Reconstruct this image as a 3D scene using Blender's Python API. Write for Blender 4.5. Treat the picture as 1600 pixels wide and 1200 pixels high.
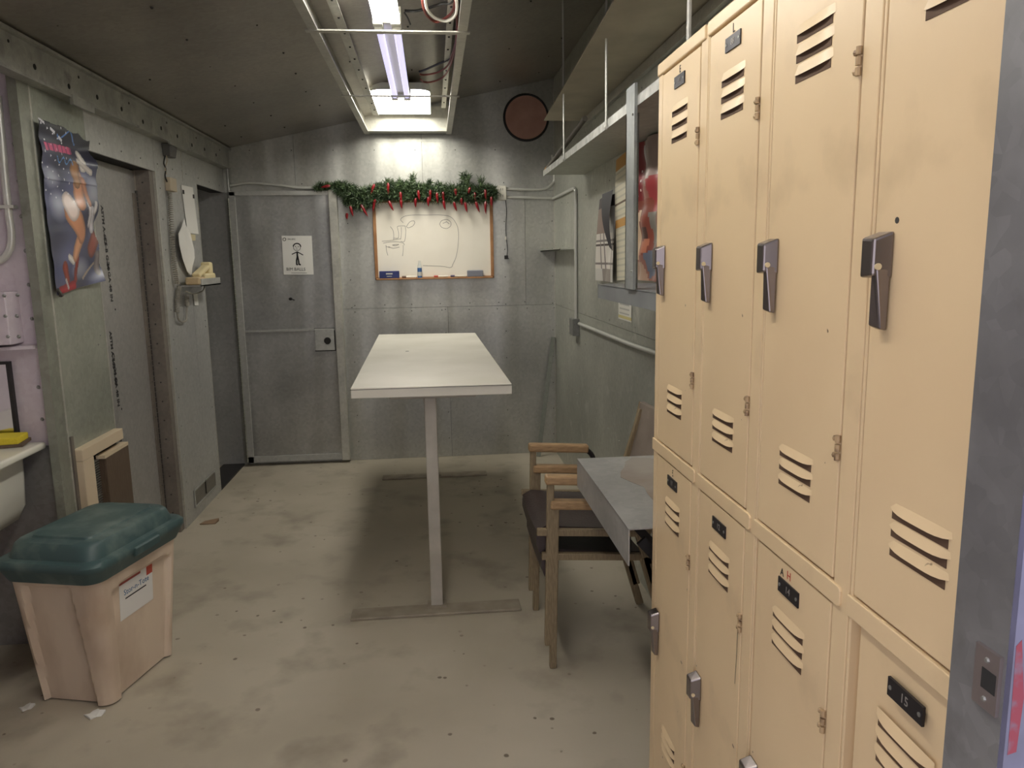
import bpy, math, random
import numpy as np
from mathutils import Vector, Matrix

random.seed(7)
rng = np.random.RandomState(7)
for o in list(bpy.data.objects):
    bpy.data.objects.remove(o)
scene = bpy.context.scene
COL = scene.collection

# ------------------------------------------------------------------ camera
F = 1190.0
PPX, PPY = 800.0, 600.0
H = 1.55
def _ray(x, y): return np.array([(x-PPX)/F, (y-PPY)/F, 1.0])
_d = _ray(675, 406); _d /= np.linalg.norm(_d)
_n = _ray(915, 7700); _n /= np.linalg.norm(_n); _n = _n-_d*(_n@_d); _n /= np.linalg.norm(_n)
_r = np.cross(_n, _d)
if _r[0] < 0: _r = -_r
M = np.stack([_r, _d, -_n])            # X right, Y into the room, Z up
CAM = np.array([0, 0, H])
def onX(x, y, X): v = M@_ray(x, y); return tuple(CAM+v*X/v[0])
def onY(x, y, Y): v = M@_ray(x, y); return tuple(CAM+v*Y/v[1])
def onZ(x, y, z): v = M@_ray(x, y); return tuple(CAM+v*(z-H)/v[2])

cd = bpy.data.cameras.new('camera'); cam = bpy.data.objects.new('camera', cd); COL.objects.link(cam)
cd.sensor_fit = 'HORIZONTAL'; cd.sensor_width = 36; cd.lens = F/1600*36
cd.clip_start = 0.02; cd.clip_end = 100
rt, dn, fw = M@[1, 0, 0], M@[0, 1, 0], M@[0, 0, 1]
mm = Matrix.Identity(4)
for i in range(3):
    mm[i][0] = rt[i]; mm[i][1] = -dn[i]; mm[i][2] = -fw[i]; mm[i][3] = CAM[i]
cam.matrix_world = mm
scene.camera = cam

# ------------------------------------------------------------------ world, exposure
w = bpy.data.worlds.new('daylight'); scene.world = w; w.use_nodes = True
bg = w.node_tree.nodes['Background']
bg.inputs[0].default_value = (0.86, 0.83, 0.92, 1); bg.inputs[1].default_value = 1.9
vs = scene.view_settings
vs.view_transform = 'Standard'; vs.look = 'None'; vs.gamma = 1; vs.use_curve_mapping = False
vs.exposure = 0.0
LAMP_NEAR, LAMP_MID, LAMP_FAR = 35.0, 1.0, 22.0
LAMP_ENTRY = 36.0

# ------------------------------------------------------------------ materials
def srgb(r, g, b):
    f = lambda c: (c/255/12.92) if c/255 <= .04045 else ((c/255+.055)/1.055)**2.4
    return (f(r), f(g), f(b), 1)
def new_mat(name):
    m = bpy.data.materials.new(name); m.use_nodes = True
    return m, m.node_tree, m.node_tree.nodes['Principled BSDF']
def noise_mix(nt, c1, c2, scale, lo=.35, hi=.65, detail=4, coord='Object', stretch=None):
    N, L = nt.nodes, nt.links
    tc = N.new('ShaderNodeTexCoord'); src = tc.outputs[coord]
    if stretch:
        mp = N.new('ShaderNodeMapping'); mp.inputs['Scale'].default_value = stretch
        L.new(src, mp.inputs[0]); src = mp.outputs[0]
    nz = N.new('ShaderNodeTexNoise'); nz.inputs['Scale'].default_value = scale; nz.inputs['Detail'].default_value = detail
    L.new(src, nz.inputs['Vector'])
    rp = N.new('ShaderNodeValToRGB'); rp.color_ramp.elements[0].position = lo; rp.color_ramp.elements[1].position = hi
    rp.color_ramp.elements[0].color = c1; rp.color_ramp.elements[1].color = c2
    L.new(nz.outputs['Fac'], rp.inputs[0])
    return rp.outputs[0], nz.outputs['Fac'], src
def mat(name, c, rough=.5, metal=0, c2=None, scale=6, bump=0, bscale=40, stretch=None, lo=.35, hi=.65, spec=None, coat=0):
    m, nt, p = new_mat(name)
    p.inputs['Base Color'].default_value = c; p.inputs['Roughness'].default_value = rough; p.inputs['Metallic'].default_value = metal
    if spec is not None: p.inputs['Specular IOR Level'].default_value = spec
    if coat: p.inputs['Coat Weight'].default_value = coat; p.inputs['Coat Roughness'].default_value = .1
    if c2:
        col, fac, src = noise_mix(nt, c, c2, scale, lo, hi, stretch=stretch)
        nt.links.new(col, p.inputs['Base Color'])
    if bump:
        N, L = nt.nodes, nt.links
        tc = N.new('ShaderNodeTexCoord'); nz = N.new('ShaderNodeTexNoise'); nz.inputs['Scale'].default_value = bscale
        nz.inputs['Detail'].default_value = 3
        L.new(tc.outputs['Object'], nz.inputs['Vector'])
        b = N.new('ShaderNodeBump'); b.inputs['Strength'].default_value = bump; b.inputs['Distance'].default_value = .01
        L.new(nz.outputs['Fac'], b.inputs['Height']); L.new(b.outputs[0], p.inputs['Normal'])
    return m
def galv(name, c, c2, rough=.42, metal=.45, scale=1.6, wave=.12, spots=None, streak=False):
    """dull galvanized sheet: cloudy tone, fine spangle, slight dents"""
    m, nt, p = new_mat(name); N, L = nt.nodes, nt.links
    col, fac, src = noise_mix(nt, c, c2, scale, .3, .7, 6)
    vo = N.new('ShaderNodeTexVoronoi'); vo.inputs['Scale'].default_value = 55; L.new(src, vo.inputs['Vector'])
    mx = N.new('ShaderNodeMixRGB'); mx.blend_type = 'OVERLAY'; mx.inputs[0].default_value = .10
    bw = N.new('ShaderNodeRGBToBW'); L.new(vo.outputs['Color'], bw.inputs[0]); L.new(col, mx.inputs[1]); L.new(bw.outputs[0], mx.inputs[2])
    last = mx.outputs[0]
    if spots:
        n2 = N.new('ShaderNodeTexNoise'); n2.inputs['Scale'].default_value = 9; n2.inputs['Detail'].default_value = 8; L.new(src, n2.inputs['Vector'])
        r2 = N.new('ShaderNodeValToRGB'); r2.color_ramp.elements[0].position = .60; r2.color_ramp.elements[1].position = .74
        L.new(n2.outputs['Fac'], r2.inputs[0])
        m2 = N.new('ShaderNodeMixRGB'); L.new(r2.outputs[0], m2.inputs[0]); L.new(last, m2.inputs[1]); m2.inputs[2].default_value = spots
        last = m2.outputs[0]
    L.new(last, p.inputs['Base Color'])
    rr = N.new('ShaderNodeMapRange'); rr.inputs[3].default_value = rough-.08; rr.inputs[4].default_value = rough+.12
    L.new(fac, rr.inputs[0]); L.new(rr.outputs[0], p.inputs['Roughness'])
    p.inputs['Metallic'].default_value = metal
    nz = N.new('ShaderNodeTexNoise'); nz.inputs['Scale'].default_value = 2.6; nz.inputs['Detail'].default_value = 1
    if streak:
        mp = N.new('ShaderNodeMapping'); mp.inputs['Scale'].default_value = (1.5, 1.5, .18); L.new(src, mp.inputs[0]); L.new(mp.outputs[0], nz.inputs['Vector'])
    else: L.new(src, nz.inputs['Vector'])
    b = N.new('ShaderNodeBump'); b.inputs['Strength'].default_value = wave; b.inputs['Distance'].default_value = .05
    L.new(nz.outputs['Fac'], b.inputs['Height']); L.new(b.outputs[0], p.inputs['Normal'])
    return m
def emit(name, c, s):
    m, nt, p = new_mat(name)
    p.inputs['Base Color'].default_value = (.8, .8, .8, 1)
    p.inputs['Emission Color'].default_value = c; p.inputs['Emission Strength'].default_value = s
    return m
def attr_mat(name, rough=.3, coat=.6):
    m, nt, p = new_mat(name)
    a = nt.nodes.new('ShaderNodeAttribute'); a.attribute_name = 'print'
    nt.links.new(a.outputs['Color'], p.inputs['Base Color'])
    p.inputs['Roughness'].default_value = rough; p.inputs['Coat Weight'].default_value = coat; p.inputs['Coat Roughness'].default_value = .12
    return m

WALL = galv('galvanized_wall', srgb(168, 168, 161), srgb(192, 192, 184), rough=.33, metal=.62, wave=.45, streak=True)
WALLR = galv('galvanized_wall_right', srgb(160, 162, 152), srgb(186, 187, 176), spots=srgb(194, 194, 184))
WALLL = galv('galvanized_wall_left', srgb(166, 166, 162), srgb(188, 188, 183))
CEIL = galv('galvanized_ceiling', srgb(132, 127, 118), srgb(160, 154, 144), rough=.36, metal=.6, wave=.2)
BEAM = galv('galvanized_beam', srgb(138, 138, 131), srgb(172, 171, 162), scale=7, spots=srgb(116, 115, 109))
ALU = galv('aluminium_sheet', srgb(204, 193, 200), srgb(222, 212, 218), rough=.45, metal=.25)
POST = galv('stained_post', srgb(132, 134, 122), srgb(158, 159, 147), scale=5, spots=srgb(116, 117, 108))
DOORM = galv('door_sheet', srgb(158, 158, 155), srgb(186, 186, 182), rough=.30, metal=.65, wave=.7, scale=2.5, streak=True)
DOORR = galv('door_sheet_new', srgb(156, 154, 150), srgb(172, 170, 166), rough=.4, metal=.45)
RAIL = galv('light_rail_steel', srgb(176, 175, 166), srgb(202, 200, 189), rough=.4, metal=.5, scale=5)
JAMB = galv('jamb_steel', srgb(90, 89, 88), srgb(136, 135, 134), rough=.45, metal=.4, scale=5, spots=srgb(90, 88, 85))
BRJ = galv('primer_brown_steel', srgb(112, 104, 96), srgb(138, 130, 120), rough=.5, metal=.3, scale=4)
TABM = galv('worn_zinc_top', srgb(150, 149, 146), srgb(178, 177, 173), rough=.42, metal=.4, scale=3)
CHROME = mat('worn_chrome', srgb(136, 128, 126), .27, .95)
CONDUIT = mat('conduit_steel', srgb(206, 206, 198), .3, .3)
WHITEST = mat('white_painted_steel', srgb(205, 204, 196), .45, .1, srgb(168, 167, 160), 14)
DARK = mat('dark_gap', srgb(28, 27, 25), .8)
BLACKST = mat('black_steel', srgb(46, 44, 43), .5, .3)
SCREWM = mat('zinc_screw', srgb(150, 150, 145), .4, .7)
SCREWD = mat('dark_screw', srgb(66, 64, 60), .6, .3)

def locker_mat():
    m, nt, p = new_mat('tan_locker_enamel'); N, L = nt.nodes, nt.links
    col, fac, src = noise_mix(nt, srgb(213, 187, 147), srgb(221, 196, 155), 3, .3, .7, 5)
    n2 = N.new('ShaderNodeTexNoise'); n2.inputs['Scale'].default_value = 38; n2.inputs['Detail'].default_value = 2; L.new(src, n2.inputs['Vector'])
    r2 = N.new('ShaderNodeValToRGB'); r2.color_ramp.elements[0].position = .765; r2.color_ramp.elements[1].position = .79
    L.new(n2.outputs['Fac'], r2.inputs[0])
    mx = N.new('ShaderNodeMixRGB'); L.new(r2.outputs[0], mx.inputs[0]); L.new(col, mx.inputs[1]); mx.inputs[2].default_value = srgb(112, 88, 66)
    n3 = N.new('ShaderNodeTexNoise'); n3.inputs['Scale'].default_value = 7; n3.inputs['Detail'].default_value = 6; L.new(src, n3.inputs['Vector'])
    r3 = N.new('ShaderNodeValToRGB'); r3.color_ramp.elements[0].position = .6; r3.color_ramp.elements[1].position = .8
    r3.color_ramp.elements[1].color = (.35, .35, .35, 1); L.new(n3.outputs['Fac'], r3.inputs[0])
    m3 = N.new('ShaderNodeMixRGB'); L.new(r3.outputs[0], m3.inputs[0]); L.new(mx.outputs[0], m3.inputs[1]); m3.inputs[2].default_value = srgb(160, 138, 106)
    L.new(m3.outputs[0], p.inputs['Base Color'])
    p.inputs['Roughness'].default_value = .38
    return m
LOCK = locker_mat()
def floor_mat():
    m, nt, p = new_mat('stained_concrete'); N, L = nt.nodes, nt.links
    col, fac, src = noise_mix(nt, srgb(160, 151, 133), srgb(182, 173, 155), 1.4, .3, .7, 7)
    n2 = N.new('ShaderNodeTexNoise'); n2.inputs['Scale'].default_value = 5; n2.inputs['Detail'].default_value = 9; L.new(src, n2.inputs['Vector'])
    r2 = N.new('ShaderNodeValToRGB'); r2.color_ramp.elements[0].position = .52; r2.color_ramp.elements[1].position = .78; r2.color_ramp.elements[1].color = (.6, .6, .6, 1)
    L.new(n2.outputs['Fac'], r2.inputs[0])
    m2 = N.new('ShaderNodeMixRGB'); L.new(r2.outputs[0], m2.inputs[0]); L.new(col, m2.inputs[1]); m2.inputs[2].default_value = srgb(118, 108, 94)
    # small dark drips
    vo = N.new('ShaderNodeTexVoronoi'); vo.inputs['Scale'].default_value = 12; vo.inputs['Randomness'].default_value = 1; L.new(src, vo.inputs['Vector'])
    n4 = N.new('ShaderNodeTexNoise'); n4.inputs['Scale'].default_value = 22; n4.inputs['Detail'].default_value = 4; L.new(src, n4.inputs['Vector'])
    ad = N.new('ShaderNodeMath'); ad.operation = 'MULTIPLY_ADD'; ad.inputs[1].default_value = .22; L.new(n4.outputs['Fac'], ad.inputs[0]); L.new(vo.outputs['Distance'], ad.inputs[2])
    r4 = N.new('ShaderNodeValToRGB'); r4.color_ramp.elements[0].position = .18; r4.color_ramp.elements[0].color = (1, 1, 1, 1)
    r4.color_ramp.elements[1].position = .22; r4.color_ramp.elements[1].color = (0, 0, 0, 1); L.new(ad.outputs[0], r4.inputs[0])
    n5 = N.new('ShaderNodeTexNoise'); n5.inputs['Scale'].default_value = 1.3; L.new(src, n5.inputs['Vector'])
    r5 = N.new('ShaderNodeValToRGB'); r5.color_ramp.elements[0].position = .44; r5.color_ramp.elements[1].position = .54; L.new(n5.outputs['Fac'], r5.inputs[0])
    mu = N.new('ShaderNodeMath'); mu.operation = 'MULTIPLY'; L.new(r4.outputs[0], mu.inputs[0]); L.new(r5.outputs[0], mu.inputs[1])
    m5 = N.new('ShaderNodeMixRGB'); L.new(mu.outputs[0], m5.inputs[0]); L.new(m2.outputs[0], m5.inputs[1]); m5.inputs[2].default_value = srgb(106, 94, 80)
    L.new(m5.outputs[0], p.inputs['Base Color'])
    p.inputs['Roughness'].default_value = .55
    b = N.new('ShaderNodeBump'); b.inputs['Strength'].default_value = .15; b.inputs['Distance'].default_value = .01
    L.new(n2.outputs['Fac'], b.inputs['Height']); L.new(b.outputs[0], p.inputs['Normal'])
    return m
FLOOR = floor_mat()
WOOD = mat('oak_frame', srgb(150, 120, 84), .5, 0, srgb(178, 146, 106), 7, stretch=(4, 30, 30))
WOODG = mat('worn_beech', srgb(124, 108, 82), .5, 0, srgb(146, 129, 100), 7, stretch=(30, 30, 4))
FRAMEW = mat('whiteboard_oak', srgb(150, 106, 66), .5, 0, srgb(172, 126, 84), 10)
VINYL = mat('dark_vinyl', srgb(56, 46, 45), .4, 0, srgb(66, 55, 53), 12, bump=.15, bscale=120)
LAMIN = mat('white_laminate', srgb(228, 224, 212), .4, 0, srgb(216, 212, 198), 3)
PLEG = mat('beige_leg_enamel', srgb(184, 179, 167), .45, .1, srgb(168, 162, 150), 9)
FOOTM = mat('worn_foot_bar', srgb(140, 130, 114), .5, .2, srgb(160, 150, 132), 12)
BOARD = mat('whiteboard_enamel', srgb(242, 236, 222), .3, 0, srgb(236, 229, 213), 3)
BINB = mat('dirty_beige_plastic', srgb(214, 196, 174), .55, 0, srgb(176, 154, 132), 5, lo=.45, hi=.75, stretch=(1, 1, .5))
BINL = mat('dark_green_plastic', srgb(62, 84, 84), .45, 0, srgb(112, 126, 120), 9, lo=.5, hi=.8)
PAPER = mat('paper', srgb(226, 224, 218), .7)
PAPERD = mat('grey_paper', srgb(196, 194, 186), .7)
CREAM = mat('cream_plastic', srgb(222, 206, 160), .45)
BEIGE = mat('beige_plastic', srgb(186, 172, 146), .5)
PLASTICW = mat('white_outlet_plastic', srgb(222, 218, 204), .4)
INK = mat('black_ink', srgb(32, 31, 33), .6)
INKG = mat('grey_marker', srgb(136, 131, 124), .6)
INKR = mat('red_ink', srgb(180, 62, 48), .6)
RED = mat('red_pepper', srgb(132, 26, 32), .3, 0, srgb(108, 16, 22), 20)
GREENN = mat('pine_needles', srgb(36, 54, 32), .6, 0, srgb(84, 104, 66), 30)
STEMB = mat('garland_stem', srgb(70, 60, 40), .8)
BLUEE = mat('blue_eraser', srgb(38, 46, 98), .7, 0, srgb(50, 58, 112), 20)
BLUEL = mat('bottle_blue', srgb(70, 108, 160), .35)
CLEARP = mat('bottle_clear', srgb(206, 206, 200), .25)
GREYF = mat('grey_felt', srgb(128, 130, 140), .85)
YELLOW = mat('yellow_sponge', srgb(208, 188, 50), .9, bump=.4, bscale=150)
BROWNSP = mat('sponge_scour', srgb(100, 84, 70), .9)
CERAM = mat('white_ceramic', srgb(226, 224, 210), .18)
MIRR = mat('mirror_glass', (.8, .8, .8, 1), .05, 1.0)
BROWNDISC = mat('copper_disc', srgb(188, 146, 130), .6, .1, srgb(172, 130, 116), 8)
WREDW = mat('red_wire', srgb(124, 56, 46), .5)
WWHITE = mat('white_wire', srgb(226, 222, 212), .5)
WBLACK = mat('black_wire', srgb(26, 25, 24), .5)
REDPAINT = mat('red_paint', srgb(124, 40, 56), .6, 0, srgb(104, 84, 100), 60, lo=.5, hi=.7)
WHITEHOUS = mat('lamp_housing', srgb(216, 216, 206), .4)
BRASS = mat('orange_end', srgb(190, 140, 70), .5)
GRIME = mat('grey_brown_panel', srgb(122, 110, 100), .6, 0, srgb(136, 124, 112), 8)
STAIN = mat('brown_stain', srgb(134, 120, 106), .6, .1, srgb(160, 152, 142), 5)
PLATE = mat('black_number_plate', srgb(38, 35, 40), .35, .4)
PLATET = mat('plate_lettering', srgb(150, 144, 138), .4, .4)
TUBE_N = emit('lit_tube', (1.0, .96, .90, 1), LAMP_NEAR)
TUBE_E = emit('lit_tube_entry', (1.0, .96, .90, 1), LAMP_ENTRY)
TUBE_M = emit('dim_tube', (.68, .64, 1.0, 1), LAMP_MID)
LAMP_F = emit('bright_diffuser', (1.0, .96, .86, 1), LAMP_FAR)
PRINT = attr_mat('glossy_print', .38, .12)
PRINTM = attr_mat('matte_print', .6, 0)

# ------------------------------------------------------------------ mesh helpers
class MB:
    def __init__(s): s.v = []; s.f = []
    def add(s, verts, faces):
        n = len(s.v); s.v += [tuple(map(float, p)) for p in verts]; s.f += [tuple(i+n for i in f) for f in faces]; return s
    def box(s, x0, x1, y0, y1, z0, z1):
        vs_ = [(x, y, z) for z in (z0, z1) for y in (y0, y1) for x in (x0, x1)]
        return s.add(vs_, [(0, 2, 3, 1), (4, 5, 7, 6), (0, 1, 5, 4), (2, 6, 7, 3), (0, 4, 6, 2), (1, 3, 7, 5)])
    def hexa(s, p):   # 8 points: bottom quad 0-3, top quad 4-7 (same order)
        return s.add(p, [(3, 2, 1, 0), (4, 5, 6, 7), (0, 1, 5, 4), (1, 2, 6, 5), (2, 3, 7, 6), (3, 0, 4, 7)])
    def bar(s, a, b, w_, h_, up=(0, 0, 1)):
        a, b, up = Vector(a), Vector(b), Vector(up)
        d = (b-a).normalized(); sd = d.cross(up).normalized(); u = sd.cross(d).normalized()
        P = []
        for e in (a, b):
            for sx, sy in ((-1, -1), (1, -1), (1, 1), (-1, 1)):
                P.append(e+sd*w_/2*sx+u*h_/2*sy)
        return s.add(P, [(3, 2, 1, 0), (4, 5, 6, 7), (0, 1, 5, 4), (1, 2, 6, 5), (2, 3, 7, 6), (3, 0, 4, 7)])
    def loft(s, rings, cap=True):
        n = len(rings[0]); fs = []
        for k in range(len(rings)-1):
            for i in range(n):
                j = (i+1) % n
                fs.append((k*n+i, k*n+j, (k+1)*n+j, (k+1)*n+i))
        if cap:
            fs.append(tuple(range(n-1, -1, -1))); m_ = (len(rings)-1)*n; fs.append(tuple(m_+i for i in range(n)))
        return s.add([p for r in rings for p in r], fs)
    def tube(s, path, r, n=8, cap=True):
        path = [Vector(p) for p in path]; rings = []
        rr = r if isinstance(r, (list, tuple)) else [r]*len(path)
        up = None
        for i, p in enumerate(path):
            t = (path[min(i+1, len(path)-1)]-path[max(i-1, 0)]).normalized()
            if up is None:
                up = Vector((0, 0, 1)) if abs(t.z) < .9 else Vector((1, 0, 0))
            a = t.cross(up).normalized(); u = a.cross(t).normalized(); up = u
            rings.append([p+a*math.cos(2*math.pi*k/n)*rr[i]+u*math.sin(2*math.pi*k/n)*rr[i] for k in range(n)])
        return s.loft(rings, cap)
    def prism(s, poly, ext):     # poly: 3d points, ext: vector
        e = Vector(ext); a = [Vector(p) for p in poly]
        return s.loft([a, [p+e for p in a]])
    def ball(s, c, r, n=8, m_=5, sc=(1, 1, 1)):
        rings = []
        for k in range(m_+1):
            ph = -math.pi/2+math.pi*k/m_
            q = max(math.cos(ph), .02)
            rings.append([(c[0]+r*sc[0]*q*math.cos(2*math.pi*i/n), c[1]+r*sc[1]*q*math.sin(2*math.pi*i/n), c[2]+r*sc[2]*math.sin(ph)) for i in range(n)])
        return s.loft(rings)
    def cyl(s, a, b, r, n=16): return s.tube([a, b], r, n)
    def build(s, name, m, parent=None, smooth=False, bevel=0, seg=2):
        me = bpy.data.meshes.new(name)
        base = Vector((0, 0, 0))
        if parent is not None: base = Vector(parent['base'])
        else:
            A = np.array(s.v); base = Vector(((A[:, 0].min()+A[:, 0].max())/2, (A[:, 1].min()+A[:, 1].max())/2, A[:, 2].min()))
        me.from_pydata([tuple(Vector(p)-base) for p in s.v], [], s.f); me.validate(); me.update()
        import bmesh
        bm = bmesh.new(); bm.from_mesh(me); bmesh.ops.recalc_face_normals(bm, faces=bm.faces); bm.to_mesh(me); bm.free()
        me.materials.append(m)
        if smooth:
            for p in me.polygons: p.use_smooth = True
        o = bpy.data.objects.new(name, me); COL.objects.link(o)
        if parent is not None: o.parent = parent
        else: o.location = base
        o['base'] = tuple(base)
        if bevel:
            b = o.modifiers.new('bevel', 'BEVEL'); b.width = bevel; b.segments = seg; b.limit_method = 'ANGLE'; b.angle_limit = .6
        if smooth:
            try:
                e = o.modifiers.new('edge', 'EDGE_SPLIT'); e.split_angle = .7
            except Exception: pass
        return o
def tag(o, label, cat=None, group=None, kind=None):
    o['label'] = label
    if cat: o['category'] = cat
    if group: o['group'] = group
    if kind: o['kind'] = kind
    return o
def thing(name, loc, label, cat, group=None):
    o = bpy.data.objects.new(name, None); COL.objects.link(o); o.location = loc; o['base'] = tuple(loc); o.empty_display_size = .1
    return tag(o, label, cat, group)
def struct(o, label):
    o['kind'] = 'structure'; o['label'] = label; return o
def box(name, m, parent, *a, bevel=0): return MB().box(*a).build(name, m, parent, bevel=bevel)
def smooth_path(pts, n=6):
    P = [Vector(p) for p in pts]; out = []
    for i in range(len(P)-1):
        p0, p1, p2, p3 = P[max(i-1, 0)], P[i], P[i+1], P[min(i+2, len(P)-1)]
        for k in range(n):
            t = k/n
            out.append(.5*((2*p1)+(-p0+p2)*t+(2*p0-5*p1+4*p2-p3)*t*t+(-p0+3*p1-3*p2+p3)*t**3))
    out.append(P[-1]); return out
def text(name, body, size, m, parent, origin, xdir, ydir, align='CENTER', bold=0):
    cu = bpy.data.curves.new(name, 'FONT'); cu.body = body; cu.size = size; cu.align_x = align; cu.align_y = 'CENTER'; cu.resolution_u = 2
    cu.extrude = .0002; cu.offset = bold
    t = bpy.data.objects.new(name, cu); COL.objects.link(t)
    dg = bpy.context.evaluated_depsgraph_get(); me = bpy.data.meshes.new_from_object(t.evaluated_get(dg))
    bpy.data.objects.remove(t)
    x, y = Vector(xdir).normalized(), Vector(ydir).normalized(); z = x.cross(y)
    b = Vector(parent['base']); og = Vector(origin)-b
    for v in me.vertices: v.co = og+x*v.co.x+y*v.co.y+z*v.co.z
    me.materials.clear(); me.materials.append(m)
    o = bpy.data.objects.new(name, me); COL.objects.link(o); o.parent = parent; o['base'] = tuple(b); return o
def stroke(mb, pts, wd, nrm, closed=False):
    """thin ribbon following 3d points on a surface with normal nrm"""
    P = [Vector(p) for p in pts]; n = Vector(nrm).normalized()
    for a, b in zip(P[:-1], P[1:]):
        d = (b-a)
        if d.length < 1e-6: continue
        s_ = d.normalized().cross(n)*wd/2; e = d.normalized()*wd*.3
        mb.add([a-s_-e, b-s_+e, b+s_+e, a+s_-e], [(0, 1, 2, 3)])
def screws(parent, pts, nrm, r=.006, m=SCREWM, name='screws'):
    mb = MB(); n = Vector(nrm)
    for p in pts:
        p = Vector(p); mb.tube([p-n*.002, p+n*r*.6], [r, r*.6], 6)
    o = mb.build(name, m, parent); o['kind'] = 'stuff'; return o
def inpoly(x, y, P):
    c = False; j = len(P)-1
    for i in range(len(P)):
        if (P[i][1] > y) != (P[j][1] > y) and x < (P[j][0]-P[i][0])*(y-P[i][1])/(P[j][1]-P[i][1])+P[i][0]: c = not c
        j = i
    return c
def printed(name, corners, nx, ny, colfn, bulge, nrm, m=None, parent=None, outline=None):
    """sheet of paper: corners tl,tr,br,bl; colfn(u,v)->rgba (v down); bulge(u,v) metres along nrm"""
    tl, tr, br, bl = [Vector(c) for c in corners]; n = Vector(nrm)
    V = []; Fc = []; C = []
    for j in range(ny+1):
        for i in range(nx+1):
            u, v = i/nx, j/ny
            p = (tl*(1-u)+tr*u)*(1-v)+(bl*(1-u)+br*u)*v
            V.append(p+n*bulge(u, v))
    for j in range(ny):
        for i in range(nx):
            u, v = (i+.5)/nx, (j+.5)/ny
            if outline and not outline(u, v): continue
            a = j*(nx+1)+i; Fc.append((a, a+1, a+nx+2, a+nx+1)); C.append(colfn(u, v))
    base = Vector(parent['base']) if parent else sum((Vector(c) for c in corners), Vector())/4
    me = bpy.data.meshes.new(name); me.from_pydata([tuple(p-base) for p in V], [], Fc)
    at = me.color_attributes.new('print', 'FLOAT_COLOR', 'CORNER')
    k = 0
    for f, c in zip(me.polygons, C):
        f.use_smooth = True
        for li in f.loop_indices: at.data[li].color = c
    me.materials.append(m or PRINT)
    o = bpy.data.objects.new(name, me); COL.objects.link(o)
    if parent: o.parent = parent
    else: o.location = base
    o['base'] = tuple(base); return o

# ================================================================== THE ROOM
XL, XR, YB, YF = -1.50, .95, 5.93, .62
XA = -2.10            # far side of the wash alcove
YA = 3.15             # alcove end wall
def cz(X): return 2.387+.2085*(X+1.414)

fl = struct(MB().box(-3.0, 1.3, -1.6, 6.05, -.12, 0).build('floor', FLOOR), 'worn grey concrete floor with dark drips and stains')
# ceiling: sloping slab and its lapped sheets
cl = MB().hexa([(-3.0, .5, cz(-3)+.012), (1.1, .5, cz(1.1)+.012), (1.1, 6.05, cz(1.1)+.012), (-3, 6.05, cz(-3)+.012),
                (-3.0, .5, cz(-3)+.1), (1.1, .5, cz(1.1)+.1), (1.1, 6.05, cz(1.1)+.1), (-3, 6.05, cz(-3)+.1)]).build('ceiling', DARK)
struct(cl, 'low sloping ceiling of dark galvanized sheets')
ys = [.5, 1.35, 2.2, 3.05, 3.9, 4.75, 5.6, 6.0]
pts = []
for a, b in zip(ys[:-1], ys[1:]):
    for x0, x1 in ((-2.95, -1.46), (-1.457, .957)):
        MB().hexa([(x0, a+.0015, cz(x0)), (x1, a+.0015, cz(x1)), (x1, b-.0015, cz(x1)-.003), (x0, b-.0015, cz(x0)-.003),
                   (x0, a+.0015, cz(x0)+.014), (x1, a+.0015, cz(x1)+.014), (x1, b-.0015, cz(x1)+.014), (x0, b-.0015, cz(x0)+.014)]).build('ceiling_sheet', CEIL, cl)
    for y in (a+.03, a+.44):
        for x in np.arange(-1.3, .9, .3):
            pts.append((x+rng.uniform(-.03, .03), y, cz(x)-.001))
screws(cl, pts, (0, 0, -1), .006, SCREWD)

# back wall
wb = MB().prism([(-3, YB+.012, -.02), (1.05, YB+.012, -.02), (1.05, YB+.012, cz(1.05)+.02), (-3, YB+.012, cz(-3)+.02)], (0, .1, 0)).build('wall_back', DARK)
struct(wb, 'galvanized sheet metal end wall with screwed seams')
def sheetY(x0, x1, z0, z1, slope=False, m=WALL, par=None, y=YB):
    za, zb = (cz(x0)-.002, cz(x1)-.002) if slope else (z1, z1)
    MB().prism([(x0+.001, y, z0+.001), (x1-.001, y, z0+.001), (x1-.001, y, zb-.001), (x0+.001, y, za-.001)], (0, .014, 0)).build('wall_sheet', m, par or wb)
for a in ((-1.5, -.69, 0, 1.19), (-.69, .11, 0, 1.19), (.11, .955, 0, 1.19), (-1.5, -.70, 1.19, 2.06), (-.70, .72, 1.19, 2.06), (.72, .955, 1.19, 2.06)):
    sheetY(*a)
for a in ((-1.5, -.985), (-.985, -.05), (-.05, .955)):
    sheetY(a[0], a[1], 2.06, 0, True)
sheetY(-2.36, -1.5, 0, 2.15, m=WALLL)
pts = []
for x in np.arange(-.6, .95, .22):
    for z in (1.165, 1.215): pts.append((x+rng.uniform(-.01, .01), YB, z))
for z in np.arange(.15, 1.9, .21): pts += [(-.62, YB, z), (.09, YB, z if z < 1.2 else 1.17), (.56, YB, z), (.93, YB, z)]
for x in np.arange(-1.3, .6, .3): pts += [(x, YB, 2.36), (x+.06, YB, 2.12)]
screws(wb, pts, (0, -1, 0), .005, SCREWD)
box('seam_strip', WALL, wb, -.42, .40, YB-.004, YB+.002, 2.42, 2.437)
box('seam_strip', WALL, wb, .225, .39, YB-.008, YB+.002, 2.385, 2.44)

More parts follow.
